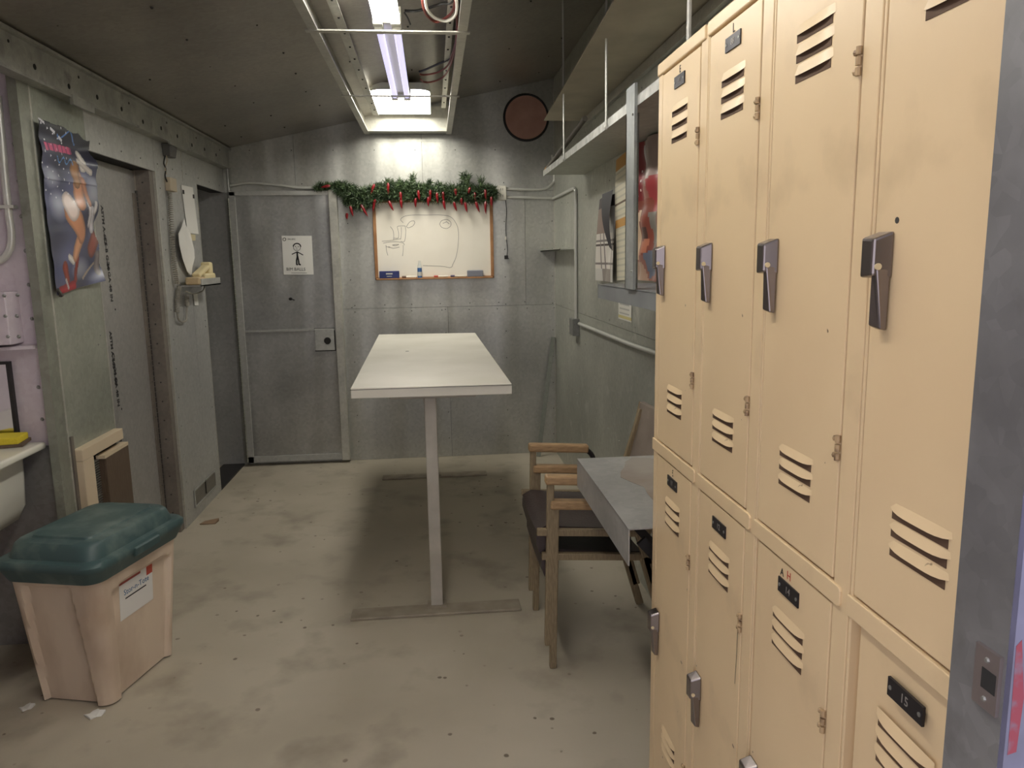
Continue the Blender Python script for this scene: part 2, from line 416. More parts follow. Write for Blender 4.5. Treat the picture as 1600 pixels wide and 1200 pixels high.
# right wall
wr = MB().box(XR+.012, XR+.12, .5, 6.0, -.02, cz(1.0)+.02).build('wall_right', DARK); struct(wr, 'galvanized sheet metal side wall behind the lockers')
for y0, y1 in ((.55, 1.8), (1.8, 3.0), (3.0, 4.2), (4.2, 5.22), (5.22, 5.93)):
    for z0, z1 in ((0, 1.19), (1.19, cz(.95)-.002)):
        MB().box(XR, XR+.014, y0+.001, y1-.001, z0+.001, z1-.001).build('wall_sheet', WALLR, wr)
pts = []
for y in np.arange(2.9, 5.9, .3):
    for z in (.2, .62, 1.0, 1.22, 1.62, 1.95, 2.3):
        pts.append((XR, y+rng.uniform(-.04, .04), z+rng.uniform(-.03, .03)))
screws(wr, pts, (-1, 0, 0), .005, SCREWM)
corner = MB().box(XR-.006, XR+.001, YB-.006, YB+.001, 0, 2.85).build('trim_1', RAIL); struct(corner, 'thin bright corner strip between end wall and right wall')

# left wall with two doorways
wl = MB()
wl.box(XL-.1, XL-.012, 3.19, 3.66, 0, 2.36).box(XL-.1, XL-.012, 4.5, 5.25, 0, 2.36).box(XL-.1, XL-.012, 3.66, 4.5, 2.055, 2.36).box(XL-.1, XL-.012, 5.25, 5.95, 2.06, 2.36)
wl = wl.build('wall_left', DARK); struct(wl, 'galvanized sheet metal partition with two door openings')
def sheetX(y0, y1, z0, z1, m=WALLL): MB().box(XL-.013, XL, y0+.001, y1-.001, z0, z1).build('wall_sheet', m, wl)
sheetX(3.19, 3.66, 0, 2.30, galv('panel_olive', srgb(142, 146, 134), srgb(170, 172, 159), metal=.45, scale=2.5)); sheetX(3.66, 4.5, 2.055, 2.30); sheetX(4.5, 4.98, 0, 2.30); sheetX(4.98, 5.25, 0, 2.30); sheetX(5.25, 5.93, 2.06, 2.30)
for ya_, yb_ in ((5.246, 5.254), (3.655, 3.662), (4.497, 4.508)): MB().box(XL-.1, XL+.002, ya_, yb_, 0, 2.055).build('opening_edge', RAIL, wl)
MB().box(XL, XL+.003, 4.976, 4.984, 2.05, 2.29).build('seam_strip', RAIL, wl)
screws(wl, [(XL, 4.56, z) for z in np.arange(.1, 2.0, .17)]+[(XL, 5.2, z) for z in (1.18, 1.14, .6)]+[(XL, 3.6, 1.24), (XL, 3.57, 1.2)]+[(XL, y, 2.1) for y in np.arange(3.3, 5.9, .25)], (1, 0, 0), .006)
# low vent in the partition
vt = tag(MB().box(XL, XL+.004, 4.68, 5.13, .075, .175).build('floor_vent', galv('vent_grey', srgb(112, 108, 100), srgb(130, 126, 118))), 'low grey metal vent plate near the floor beside the dark doorway', 'vent')
MB().box(XL+.003, XL+.008, 4.68, 5.13, .068, .078).box(XL+.003, XL+.008, 4.68, 5.13, .172, .182).box(XL+.003, XL+.008, 4.675, 4.685, .068, .182).box(XL+.003, XL+.008, 5.125, 5.135, .068, .182).build('vent_frame', WALLL, vt)
MB().box(XL+.003, XL+.009, 4.9, 4.908, .09, .18).build('slot', DARK, vt)

# corner post between alcove and partition
po = MB().box(XL-.03, XL+.004, 3.105, 3.195, 0, 2.35).build('trim_2', POST); struct(po, 'grey-green stained corner post beside the poster')
MB().box(XL+.003, XL+.007, 3.186, 3.195, 0, 2.35).build('edge_strip', RAIL, po)
# alcove walls
wa = MB().box(XA-.1, XL-.02, YA+.012, YA+.1, 0, 2.4).build('wall_alcove', DARK); struct(wa, 'pale riveted aluminium end wall of the wash alcove')
MB().box(XA, XL-.02, YA, YA+.014, .0, .84).build('wall_sheet', galv('alcove_shaded_sheet', srgb(120, 118, 116), srgb(150, 147, 144), scale=4), wa)  # greyer sheet below the basin, the basin's shade put into its colour
MB().box(XA, -1.605, YA, YA+.014, .842, 2.35).build('wall_sheet', ALU, wa)
MB().box(-1.603, XL-.02, YA-.004, YA+.014, .842, 2.35).build('wall_sheet', ALU, wa)
screws(wa, [onY(x, y, YA-.004) for x, y in ((22, 225), (29, 283), (33, 338), (40, 392), (45, 445), (50, 498), (60, 605), (66, 655))], (0, -1, 0), .009, SCREWM, 'rivets')
wal = MB().box(XA-.1, XA, .5, YA+.1, 0, 2.3).build('wall_alcove_left', ALU); struct(wal, 'pale side wall of the wash alcove')
# front wall with the doorway the view looks through
wf = MB().box(-2.2, -.45, .54, .62, 0, 2.75).box(.47, 1.1, .549, .615, 0, 3.0).box(-.45, .47, .54, .62, 2.1, 3.0).build('wall_front', JAMB)
struct(wf, 'metal clad entrance wall and door jamb')
sp = [onX(*p, .468) for p in ((1534, 1008), (1568, 1030), (1556, 1116), (1526, 1092))]
sy0, sy1, sz0, sz1 = .552, .581, 1.155, 1.21
pl = MB().box(.4665, .471, sy0, sy1, sz0, sz1).build('strike_plate', mat('strike_brass_grey', srgb(140, 130, 128), .35, .7), wf)
MB().cyl((.4672, .563, 1.172), (.4668, .563, 1.172), .001).box(.4660, .4672, .5545, .571, 1.1735, 1.192).build('latch_hole', DARK, pl)
screws(pl, [(.4668, .566, 1.2005), (.4668, .566, 1.1645)], (-1, 0, 0), .0035, SCREWM)
MB().box(.4705, .62, .543, .5495, 0, 2.1).build('frame_edge', mat('blue_grey_paint', srgb(104, 104, 128), .5, 0, srgb(84, 84, 102), 12), wf)
MB().prism([onY(x, y, .5428) for x, y in ((1588, 1010), (1597, 1000), (1600, 1090), (1588, 1175), (1574, 1180), (1581, 1100))], (0, .002, 0)).build('paint_mark', REDPAINT, wf)
# back room behind the partition
br = MB().box(-2.45, -2.35, 3.27, 6.0, 0, 2.4).box(-2.45, XL-.1, 3.27, 3.36, 0, 2.3).build('wall_store_room', galv('dull_store_wall', srgb(150, 150, 146), srgb(170, 170, 165))); struct(br, 'dark storage room walls beyond the open doorway')
th = MB().box(XL-.16, XL+.0, 5.25, 5.93, 0, .012).build('trim_3', BLACKST); struct(th, 'dark metal threshold of the open doorway')

# eave beam
bm_ = MB().box(-1.462, -1.45, .62, YB, 2.238, 2.375).box(-1.50, -1.44, .62, YB, 2.228, 2.238).box(-1.50, -1.43, .62, YB, 2.360, 2.372).build('trim_4', BEAM); struct(bm_, 'riveted galvanized eave beam running above the openings')
hp = MB()
for i, y in enumerate(np.arange(1.0, 5.8, .27)):
    zc = 2.272+(.012 if i % 3 else 0)
    hp.cyl((-1.4505, y, zc), (-1.4485, y, zc), .011, 8)
    if i % 2: hp.cyl((-1.4505, y+.1, 2.33), (-1.4485, y+.1, 2.33), .006, 8)
hp = hp.build('bolt_holes', DARK, bm_); hp['kind'] = 'stuff'
MB().box(-1.448, -1.434, 3.42, 3.62, 2.20, 2.24).build('torn_flange', BEAM, bm_)
MB().box(-1.448, -1.436, 4.6, 4.9, 2.215, 2.235).build('torn_flange', BEAM, bm_)

# door in the first opening (closed, set back), hinge on the far side
d1 = MB().box(XL-.115, XL-.09, 3.663, 4.44, .012, 2.05).build('door_1', DOORR); struct(d1, 'flat galvanized door sheet with stencilled mill marks')
MB().box(XL-.09, XL-.082, 4.385, 4.425, .02, 1.93).build('hinge_leaf', BRJ, d1)
hg = MB()
for k in range(64):
    hg.cyl((XL-.084, 4.432, .03+k*.03), (XL-.084, 4.432, .056+k*.03), .006, 6)
hg.build('hinge_knuckles', SCREWD, d1)['kind'] = 'stuff'
MB().box(XL-.1, XL-.085, 4.438, 4.455, 0, 2.05).build('hinge_strip', mat('putty_strip', srgb(158, 150, 138), .5, .2), d1)
screws(d1, [(XL-.082, 4.40, z) for z in np.arange(.1, 1.9, .2)], (1, 0, 0), .004, SCREWD)
jm = MB().box(XL-.1, XL-.012, 4.44, 4.5, 0, 2.055).build('trim_5', BRJ); struct(jm, 'brown primer door jamb with screw holes')
screws(jm, [(x, 4.44, z) for z in np.arange(.12, 2.0, .11) for x in (XL-.05,)], (0, -1, 0), .006, SCREWD)
box('joint_plate', BRJ, jm, XL-.085, XL-.015, 4.434, 4.441, 1.19, 1.205)
for (ya, za, yb, zb) in ((3.98, 1.81, 3.99, 1.40), (3.93, 1.18, 3.945, .90), (3.92, .66, 3.93, .38)):
    for k, (s_, h_) in enumerate((('ASTM A-653', .021), ('CS-B G-60', .022), ('24 GA 48 IN', .022))):
        t_ = (k+.5)/3
        text('stencil_mark', s_, h_*1.7, INK, d1, (XL-.0895, ya+(yb-ya)*t_, za+(zb-za)*t_), (0, 0, -1), (0, 1, 0), bold=.0014)
    MB().cyl((XL-.0902, yb+.03, zb-.07), (XL-.0892, yb+.03, zb-.07), .006, 6).build('stencil_dot', INK, d1)
screws(d1, [(XL-.09, 3.74, 1.24), (XL-.09, 3.73, 1.20), (XL-.09, 3.82, 1.09)], (1, 0, 0), .009, SCREWM)

# door of the second opening, swung open flat against the end wall
D2 = 5.885
d2 = MB().box(-1.455, -.70, D2, D2+.03, .03, 2.06).build('door_2', DOORM); struct(d2, 'scuffed grey metal door standing open against the end wall')
lite = galv('door_rim', srgb(166, 166, 161), srgb(188, 188, 182), metal=.25)
MB().box(-.745, -.685, D2-.022, D2+.045, .02, 2.075).build('door_edge', RAIL, d2, bevel=.004)
MB().box(-1.455, -.745, D2-.014, D2, 2.035, 2.065).box(-1.455, -.745, D2-.014, D2, .03, .075).box(-1.457, -1.415, D2-.014, D2, .03, 2.06).build('door_rim', lite, d2)
MB().box(-1.415, -.745, D2-.008, D2, 1.035, 1.05).build('mid_rail', lite, d2)
MB().box(-.906, -.751, D2-.003, D2, .877, 1.053).build('plate_shadow_border', DARK, d2)  # dark border painted in as the shadowed, grimy outline of the lock plate
lk = MB().box(-.90, -.757, D2-.02, D2, .885, 1.045).build('lock_plate', lite, d2, bevel=.002)
MB().cyl((-.808, D2-.023, .958), (-.808, D2-.019, .958), .026, 20).build('lock_hole', DARK, lk)
box('door_patch', DOORM, d2, -.925, -.90, D2-.006, D2, .885, 1.03)
hg = MB()
for k in range(66): hg.cyl((-1.462, D2-.01, .04+k*.03), (-1.462, D2-.01, .066+k*.03), .008, 6)
hg.build('hinge_knuckles', POST, d2)['kind'] = 'stuff'
MB().ball((-1.065, D2-.004, 1.278), .014, 8, 5, (1, .5, .8)).bar((-1.06, D2-.006, 1.278), (-1.035, D2-.006, 1.268), .004, .006).build('keyhole_cover', DARK, d2)
cx = MB().cyl((-1.46, YB-.03, 2.02), (-1.46, YB-.03, 2.36), .010, 8).build('trim_6', SCREWM); struct(cx, 'thin bright pipe in the far left corner')

# ================================================================== LIGHTS IN THE CEILING TROUGH
tr = thing('ceiling_light_frame', (-.145, 3.3, 2.47), 'open galvanized frame hung under the ceiling around the tube lights', 'light frame')
for X, inn in ((-.46, 1), (.17, -1)):
    MB().box(X-.004, X+.004, .7, 5.89, 2.47, cz(X)+.002).box(min(X, X+inn*.035), max(X, X+inn*.035), .7, 5.89, 2.466, 2.472).build('rail', RAIL, tr)
MB().box(-.375, -.368, .7, 5.6, 2.55, cz(-.37)).box(-.37, -.335, .7, 5.6, 2.548, 2.554).build('inner_channel', RAIL, tr)
MB().box(.125, .13, .7, 5.6, 2.60, cz(.12)).box(.10, .13, .7, 5.6, 2.598, 2.604).build('inner_channel', RAIL, tr)
screws(tr, [(-.352, y, 2.548) for y in np.arange(1.0, 5.6, .22)]+[(.115, y, 2.598) for y in np.arange(1.0, 5.6, .22)], (0, 0, -1), .007, DARK, 'rivet_holes')
for y, wd in ((1.9, .035), (3.315, .035), (4.55, .022)):
    MB().box(-.475, .185, y-wd/2, y+wd/2, 2.463, 2.468).build('crossbar', RAIL, tr)
MB().box(-.46, .17, 5.862, 5.868, 2.475, 2.66).box(-.46, .17, 5.765, 5.866, 2.470, 2.476).build('end_plate', RAIL, tr)

def strip_light(y0, y1, tubem, label, group=None, z=2.535):
    t = thing('strip_light', (-.155, (y0+y1)/2, z), label, 'light', group)
    zt = cz(-.10)+.002
    MB().box(-.205, -.105, y0, y1, z+.02, z+.06).build('housing', WHITEHOUS, t, bevel=.004)
    for yh in (y0+.3, y1-.33): MB().box(-.16, -.15, yh, yh+.03, z+.05, cz(-.155)+.003).build('hanger', RAIL, t)
    for X in (-.192, -.118):
        MB().tube([(X, y0+.05, z), (X, y1-.05, z)], .0165, 14).build('tube', tubem, t, smooth=True)
        for yy in (y0, y1-.045):
            s_ = MB().box(X-.02, X+.02, yy, yy+.045, z-.022, z+.022).build('socket', WHITEHOUS, t, bevel=.003)
    MB().box(-.215, -.095, y1-.004, y1+.004, z-.005, z+.06).build('end_cap', WHITEHOUS, t)
    return t
strip_light(.75, 2.02, TUBE_E, 'twin tube strip light at the entrance end of the trough')
strip_light(2.06, 3.42, TUBE_N, 'brightly lit twin tube strip light over the room centre, next to coiled wires')
strip_light(3.48, 4.92, TUBE_M, 'dimmer violet twin tube strip light between the trough crossbars')
lf = thing('panel_light', (-.16, 5.45, 2.55), 'wide glaring white panel light at the end wall', 'light')
def lamp_ring(z, g=0):
    ring = []
    for (cx_, cy_, a0) in ((-.06, 5.02, -90), (.01, 5.735, 0), (-.335, 5.735, 90), (-.265, 5.02, 180)):
        r_ = (.08 if cy_ < 5.5 else .012)+g
        for q in range(5):
            a = math.radians(a0+q*22.5); ring.append((cx_+r_*math.cos(a), cy_+r_*math.sin(a), z))
    return ring
MB().loft([lamp_ring(2.585), lamp_ring(2.588)]).build('diffuser', LAMP_F, lf)
MB().loft([lamp_ring(2.583, .006), lamp_ring(2.583, .001), lamp_ring(2.5885, .001), lamp_ring(2.5885, .006)], False).loft([lamp_ring(2.5885, .006), lamp_ring(2.625, .0)]).build('housing', WHITEHOUS, lf)
for yh in (5.3, 5.65): MB().box(-.17, -.15, yh, yh+.02, 2.63, cz(-.16)+.003).build('hanger', RAIL, lf)
def cable(pts, r, m, name, label, cat='wire', group=None, n=6):
    return tag(MB().tube(smooth_path(pts, 6), r, n).build(name, m, None, smooth=True), label, cat, group)
Z = lambda L, z: [onZ(x, y, z) for x, y in L]
cable(Z([(664, -14), (665, 4), (669, 17), (680, 28), (697, 33), (710, 26), (714, 12), (712, -8)], 2.56), .006, WWHITE, 'white_wire', 'loose loop of white wire hanging in the light trough')
cable(Z([(660, -12), (661, 8), (667, 24), (680, 34), (692, 31), (704, 22), (710, 10), (712, -8)], 2.58), .006, WREDW, 'red_wire', 'red wire loop beside the white wire in the light trough')
cable(Z([(656, 116), (664, 117), (684, 113), (699, 103), (706, 86), (712, 66), (714, 40), (712, 12)], 2.572), .005, WREDW, 'red_wire', 'upper red wire sweeping from the dim tubes to the trough side')
cable(Z([(657, 124), (662, 128), (674, 128), (692, 121), (703, 104), (709, 86), (713, 66), (716, 42)], 2.555), .005, WREDW, 'red_wire', 'lower red wire sagging deepest below the black wire')
cable(Z([(655, 112), (662, 110), (680, 102), (700, 93), (710, 82), (715, 62), (716, 46)], 2.60), .006, WBLACK, 'black_wire', 'black wire running above the red wires to the trough side')
cable(Z([(632, 17), (650, 17), (668, 13), (690, 6), (704, 4), (711, -6)], 2.60), .006, WBLACK, 'black_wire', 'black wire crossing behind the white wire loop')
cable(Z([(632, 20), (637, 28), (641, 38)], 2.575), .004, WBLACK, 'black_wire', 'short black wire end dangling by the tube sockets')

# ================================================================== LOCKERS
LX = .56
edges = [1.893, 1.553, 1.256, .943, .632]
ZT = 2.005
def louvres(parent, yc, zs, wid=.116):
    hh = min(.019, (zs[0]-zs[1])-.0095)
    for z in zs:
        mb = MB(); n = 10
        top = []; bot = []
        for i in range(n+1):
            t = -1+2*i/n; bow = (1-t**4)
            top.append((LX+.0005, yc+t*wid/2, z+hh)); bot.append((LX-.0058*bow, yc+t*wid/2, z+.004*(1-bow)))
        V = top+bot+[(LX+.0005, p[1], p[2]+.001) for p in bot]
        fs = []
        for i in range(n):
            fs.append((i, i+1, n+2+i, n+1+i))
        mb.add(V, fs); mb.build('louvre', LOCK, parent, smooth=True)
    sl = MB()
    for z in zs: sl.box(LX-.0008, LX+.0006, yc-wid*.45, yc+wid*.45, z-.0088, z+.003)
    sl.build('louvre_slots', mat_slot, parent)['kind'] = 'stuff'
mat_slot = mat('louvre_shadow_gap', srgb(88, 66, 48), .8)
def handle(parent, yc, zt):
    hx = LX
    # head block
    mb = MB()
    w_, h_, d_ = .034, .058, .024
    ring0 = [(hx, yc+w_/2, zt), (hx, yc-w_/2, zt), (hx, yc-w_/2, zt-h_*.98), (hx, yc+w_/2, zt-h_)]
    mb.hexa([(hx, yc+w_/2, zt-h_), (hx, yc-w_/2, zt-h_), (hx-d_, yc-w_/2+.006, zt-h_+.004), (hx-d_, yc+w_/2-.001, zt-h_+.001),
             (hx, yc+w_/2, zt), (hx, yc-w_/2, zt), (hx-d_, yc-w_/2+.006, zt-.010), (hx-d_, yc+w_/2-.001, zt-.008)])
    hd = mb.build('handle', CHROME, parent, bevel=.003)
    MB().hexa([(hx-.004, yc+.004, zt-.122), (hx-.002, yc-.015, zt-.122), (hx-.012, yc-.015, zt-.120), (hx-.016, yc+.004, zt-.116),
               (hx-.004, yc-.003, zt-h_+.012), (hx-.002, yc-.016, zt-h_+.012), (hx-.020, yc-.014, zt-h_+.012), (hx-.020, yc-.003, zt-h_+.012)]).build('lever', CHROME, hd, bevel=.002)
    MB().cyl((hx-d_*.72, yc-w_/2+.006, zt-.043), (hx-d_*.72, yc-w_/2-.0008+.0035, zt-.043), .0042, 12).build('padlock_hole', mat_hole, hd)
mat_hole = mat('padlock_hole_tan', srgb(206, 190, 152), .5)
def hinge(parent, y, z):
    mb = MB()
    for k in (-1, 0, 1):
        mb.cyl((LX-.002, y, z+k*.013-.005), (LX-.002, y, z+k*.013+.005), .0042, 8)
    mb.ball((LX-.001, y+.009, z+.012), .0045, 6, 4).ball((LX-.001, y+.009, z-.012), .0045, 6, 4)
    mb.build('hinge', mat_hinge, parent)
mat_hinge = mat('painted_hinge', srgb(176, 150, 114), .5, .1, srgb(108, 84, 62), 60, lo=.5, hi=.7)
def plate(parent, yc, z, num):
    p_ = MB().box(LX-.0025, LX+.001, yc-.035, yc+.035, z-.0125, z+.0125).build('number_plate', PLATE, parent)
    text('number', num, .017, PLATET, p_, (LX-.0028, yc, z), (0, -1, 0), (0, 0, 1))
    MB().cyl((LX-.0034, yc+.029, z), (LX-.002, yc+.029, z), .003, 8).cyl((LX-.0034, yc-.029, z), (LX-.002, yc-.029, z), .003, 8).build('rivets', SCREWM, p_)['kind'] = 'stuff'
labels = ['tan two-door steel locker with E on its upper door, at the metal table',
          'tan two-door steel locker with L on its upper door',
          'tan two-door steel locker with red H on its lower door',
          'tan two-door steel locker right beside the entrance jamb']
nums = [('10', '11'), ('88', '12'), ('86', '14'), ('89', '15')]
def locker(i):
    yf, yn = edges[i], edges[i+1]
    t = thing('locker', (.75, (yf+yn)/2, 0), labels[i], 'locker', 'bank of tan lockers')
    dyf = 1.855 if i == 0 else yf-.012
    dyn = yn+.045
    xb = .948
    G = .0015
    for ya_, yb_ in ((yf-.016, yf-.0005), (yn+.0005, yn+.014)): MB().box(LX+.02, xb, ya_, yb_, .10, ZT-.003).build('side_panel', LOCK, t)
    MB().box(xb-.012, xb, yn+.014, yf-.016, .10, ZT-.003).build('back_panel', LOCK, t)
    MB().box(LX+.02, xb, yn+.001, yf-.001, ZT-.015, ZT).build('top_panel', LOCK, t)
    for zs in (1.05, .10): MB().box(LX+.02, xb, yn+.014, yf-.016, zs, zs+.015).build('shelf', LOCK, t)
    # face frame
    MB().box(LX+.001, LX+.03, dyf+.0045, yf-.0015, .10, ZT-.002).build('frame_stile', LOCK, t, bevel=.0015)
    MB().box(LX+.001, LX+.03, yn+.0015, dyn-.003, .10, ZT-.002).build('frame_stile', LOCK, t, bevel=.0015)
    MB().box(LX-.003, LX+.03, yn+.012, yf-.001, 1.977, ZT).build('frame_rail', LOCK, t, bevel=.003)
    rail = []
    za, zb = 1.0535, 1.0835
    pts_ = [(LX-.003, yf-.001, za), (LX-.003, yf-.001, zb), (LX-.003, yn+.026, zb)]
    for k in range(1, 6):
        a = math.pi/2*k/6
        pts_.append((LX-.003, yn+.026-.008*math.sin(a), zb-.008+.008*math.cos(a)))
    for k in range(0, 6):
        a = math.pi/2*k/6
        pts_.append((LX-.003, yn+.026-.008*math.cos(a), za+.008-.008*math.sin(a)))
    pts_.append((LX-.003, yn+.026, za))
    MB().prism(pts_, (.03, 0, 0)).build('frame_rail', LOCK, t, bevel=.0015)
    MB().box(LX-.001, LX+.03, yn+.012, yf-.001, .10, .13).build('frame_rail', LOCK, t)
    for sy in (yf-.03, yn+.03):
        for sx in (LX+.03, xb-.03):
            MB().box(sx-.012, sx+.012, sy-.012, sy+.012, 0, .105).build('leg', LOCK, t)
    yc = (dyf+dyn)/2-.0
    up = MB().box(LX, LX+.02, dyn, dyf, 1.0875, 1.9725).build('door', LOCK, t, bevel=.0015)
    rec = .006 if i == 3 else 0
    lo = MB().box(LX+rec, LX+.02+rec, dyn, dyf-(.012 if i == 3 else .002 if i < 2 else .005), .134, 1.0490).build('door', LOCK, t, bevel=.0015)
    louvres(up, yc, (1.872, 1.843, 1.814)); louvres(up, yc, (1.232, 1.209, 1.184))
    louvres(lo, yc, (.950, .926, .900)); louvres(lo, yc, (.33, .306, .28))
    handle(up, dyf-.026, 1.576); handle(lo, dyf-.026, .634)
    for z in (1.795, 1.28): hinge(up, dyn+.001, z)
    for z in (.86, .33): hinge(lo, dyn+.001, z)
    plate(up, yc, 1.934, nums[i][0]); plate(lo, yc, 1.008, nums[i][1])
    if i == 0:
        text('letter', 'E', .022, INK, up, (LX-.0005, yc-.0, 1.957), (0, -1, 0), (0, 0, 1))
        MB().cyl((LX-.0006, yc, 1.04), (LX, yc, 1.04), .002, 6).cyl((LX-.0006, yc+.002, 1.034), (LX, yc+.002, 1.034), .002, 6).cyl((LX-.0006, yc, 1.027), (LX, yc, 1.027), .002, 6).build('letter', INK, lo)
    if i == 1:
        text('letter', 'L', .024, INK, up, (LX-.0005, yc, 1.957), (0, -1, 0), (0, 0, 1))
    if i == 1:
        stroke_ = MB(); stroke(stroke_, [onX(1153, 972, LX-.0006), onX(1151, 1020, LX-.0006), onX(1148, 1068, LX-.0006)], .0018, (-1, 0, 0)); stroke_.build('scratch', SCREWD, lo)
    if i == 2:
        text('letter', 'A', .018, INK, lo, (LX-.0005, yc+.026, 1.03), (0, -1, 0), (0, 0, 1))
        text('letter', 'H', .020, INKR, lo, (LX-.0005, yc+.002, 1.033), (0, -1, 0), (0, 0, 1))
    if i == 3:
        MB().cyl((LX-.0006, dyf-.045, 1.588), (LX+.001, dyf-.045, 1.588), .004, 8).build('drill_hole', SCREWD, up)
    return t
for i in range(4): locker(i)

# ================================================================== TALL WHITE TABLE
ZTB = 1.03
t = thing('standing_table', (-.02, 4.3, 0), 'long white laminate standing table on single beige posts', 'table')
yf_, yb_ = 3.165, 5.50
MB().hexa([(-.353, yf_, ZTB-.044), (.317, yf_-.02, ZTB-.044), (.29, yb_-.06, ZTB-.044), (-.395, yb_, ZTB-.044),
           (-.353, yf_, ZTB), (.317, yf_-.02, ZTB), (.29, yb_-.06, ZTB), (-.395, yb_, ZTB)]).build('tabletop', LAMIN, t, bevel=.002)
MB().cyl((-.16, 4.42, ZTB-.001), (-.16, 4.42, ZTB+.0006), .011, 10).build('knot_mark', SCREWD, t)
MB().box(-.354, .318, yf_-.0215, yf_-.0195, ZTB-.005, ZTB-.003).build('edge_line', SCREWD, t)
MB().box(-.06, .0, 3.3, 5.35, ZTB-.09, ZTB-.044).build('stretcher', PLEG, t)
for yl, yft in ((3.255, 3.215), (5.38, 5.378)):
    MB().box(-.054, -.001, yl-.02, yl+.02, .010, ZTB-.06).build('post', PLEG, t, bevel=.004)
    MB().box(-.20, .17, yl-.03, yl+.03, ZTB-.065, ZTB-.043).build('bracket', PLEG, t, bevel=.004)
    ft = []
    x0, x1, r_ = -.405, .345, .02
    MB().prism([(x0, yft-.05, 0), (x1, yft-.05, 0), (x1, yft+.05, 0), (x0, yft+.05, 0)], (0, 0, .013)).build('foot', FOOTM, t, bevel=.003)
    MB().box(-.07, .015, yl-.035, yl+.035, .011, .02).build('weld_plate', FOOTM, t)

# ================================================================== METAL WALL TABLE AND STACKED CHAIRS
t = thing('metal_table', (.72, 2.28, .7), 'dented grey sheet metal table folded down at the front, against the lockers', 'table')
TZ, TXF, TY0, TY1 = .83, .50, 1.91, 2.645
MB().box(TXF, XR+.001, TY0, TY1, TZ-.004, TZ).build('tabletop', TABM, t)
MB().box(TXF, TXF+.004, TY0, TY1, TZ-.105, TZ-.002).build('apron', TABM, t)
MB().box(TXF+.004, XR, TY1-.004, TY1, TZ-.03, TZ-.002).build('apron', TABM, t)
rng2 = random.Random(3)
blob = []
for k in range(28):
    a = 2*math.pi*k/28; r_ = 1+.12*math.sin(3*a+1)+.08*math.sin(7*a)
    blob.append((.80+.20*math.cos(a)*r_, 2.32+.29*math.sin(a)*r_, TZ+.0002))
blob = [(min(p[0], XR-.005), p[1], p[2]) for p in blob]
MB().prism(blob, (0, 0, .0006)).build('stain', STAIN, t)
for y in (2.0, 2.5):
    MB().bar((.56, y, TZ-.07), (XR+.003, y, .30), .03, .012, (0, 1, 0)).box(TXF+.02, XR, y-.015, y+.015, TZ-.03, TZ-.004).build('bracket', BLACKST, t)

def chair(dx, dy, dz, label):
    t = thing('armchair', (.62+dx, 2.92+dy, dz), label, 'chair')
    O = lambda x, y, z: (x+dx, y+dy, z+dz)
    y0, y1 = 2.68, 3.17
    for y in (y0, y1):
        MB().bar(O(.41, y, 0), O(.425, y, .645), .026, .026, (0, 1, 0)).build('leg', WOODG, t, bevel=.004)
        MB().bar(O(.76, y, .43), O(.885, y, 0), .034, .028, (0, 1, 0)).build('leg', WOODG, t, bevel=.004)
        MB().bar(O(.405, y, .652), O(.665, y, .636), .045, .034, (0, 0, 1)).build('armrest', WOOD, t, bevel=.007)
        MB().tube(smooth_path([O(.655, y, .632), O(.685, y, .60), O(.70, y, .52), O(.70, y, .44)], 4), .011, 8).build('arm_support', BLACKST, t, smooth=True)
        MB().bar(O(.372, y, .452), O(.80, y, .425), .024, .026, (0, 0, 1)).build('side_rail', WOODG, t, bevel=.003)
        MB().bar(O(.78, y, .40), O(.905, y, .80), .03, .028, (0, 1, 0)).build('back_post', WOODG, t, bevel=.004)
    MB().bar(O(.425, y0, .415), O(.425, y1, .415), .02, .03, (0, 0, 1)).build('front_rail', WOODG, t)
    # vinyl seat with a waterfall front
    prof = [(.385, .36), (.372, .40), (.374, .448), (.41, .468), (.5, .458), (.65, .445), (.76, .44), (.76, .415), (.5, .425), (.43, .425), (.405, .37)]
    rings = []
    for k in range(9):
        y = y0+.02+(y1-y0-.04)*k/8; sag = .014*math.sin(math.pi*k/8)
        rings.append([O(px_, y, pz-sag) for px_, pz in prof])
    MB().loft(rings).build('seat', VINYL, t, smooth=True)
    prof = [(.812, .48), (.845, .60), (.888, .76), (.902, .828), (.922, .828), (.915, .76), (.87, .60), (.838, .47)]
    rings = []
    for k in range(9):
        y = y0-.03+(y1-y0+.06)*k/8; b_ = .012*math.sin(math.pi*k/8)
        rings.append([O(px_+b_, y, pz) for px_, pz in prof])
    bk = MB().loft(rings).build('backrest', GRIME, t, smooth=True)
    MB().tube([O(.814, y1+.031, .48), O(.846, y1+.031, .60), O(.889, y1+.031, .76), O(.904, y1+.031, .828)], .006, 6).build('piping', WOODG, bk)
    return t
chair(0, 0, 0, 'lower of two stacked wooden armchairs with dark vinyl seats, on the floor')
chair(-.018, 0, .095, 'upper of two stacked wooden armchairs, sitting on the lower one')

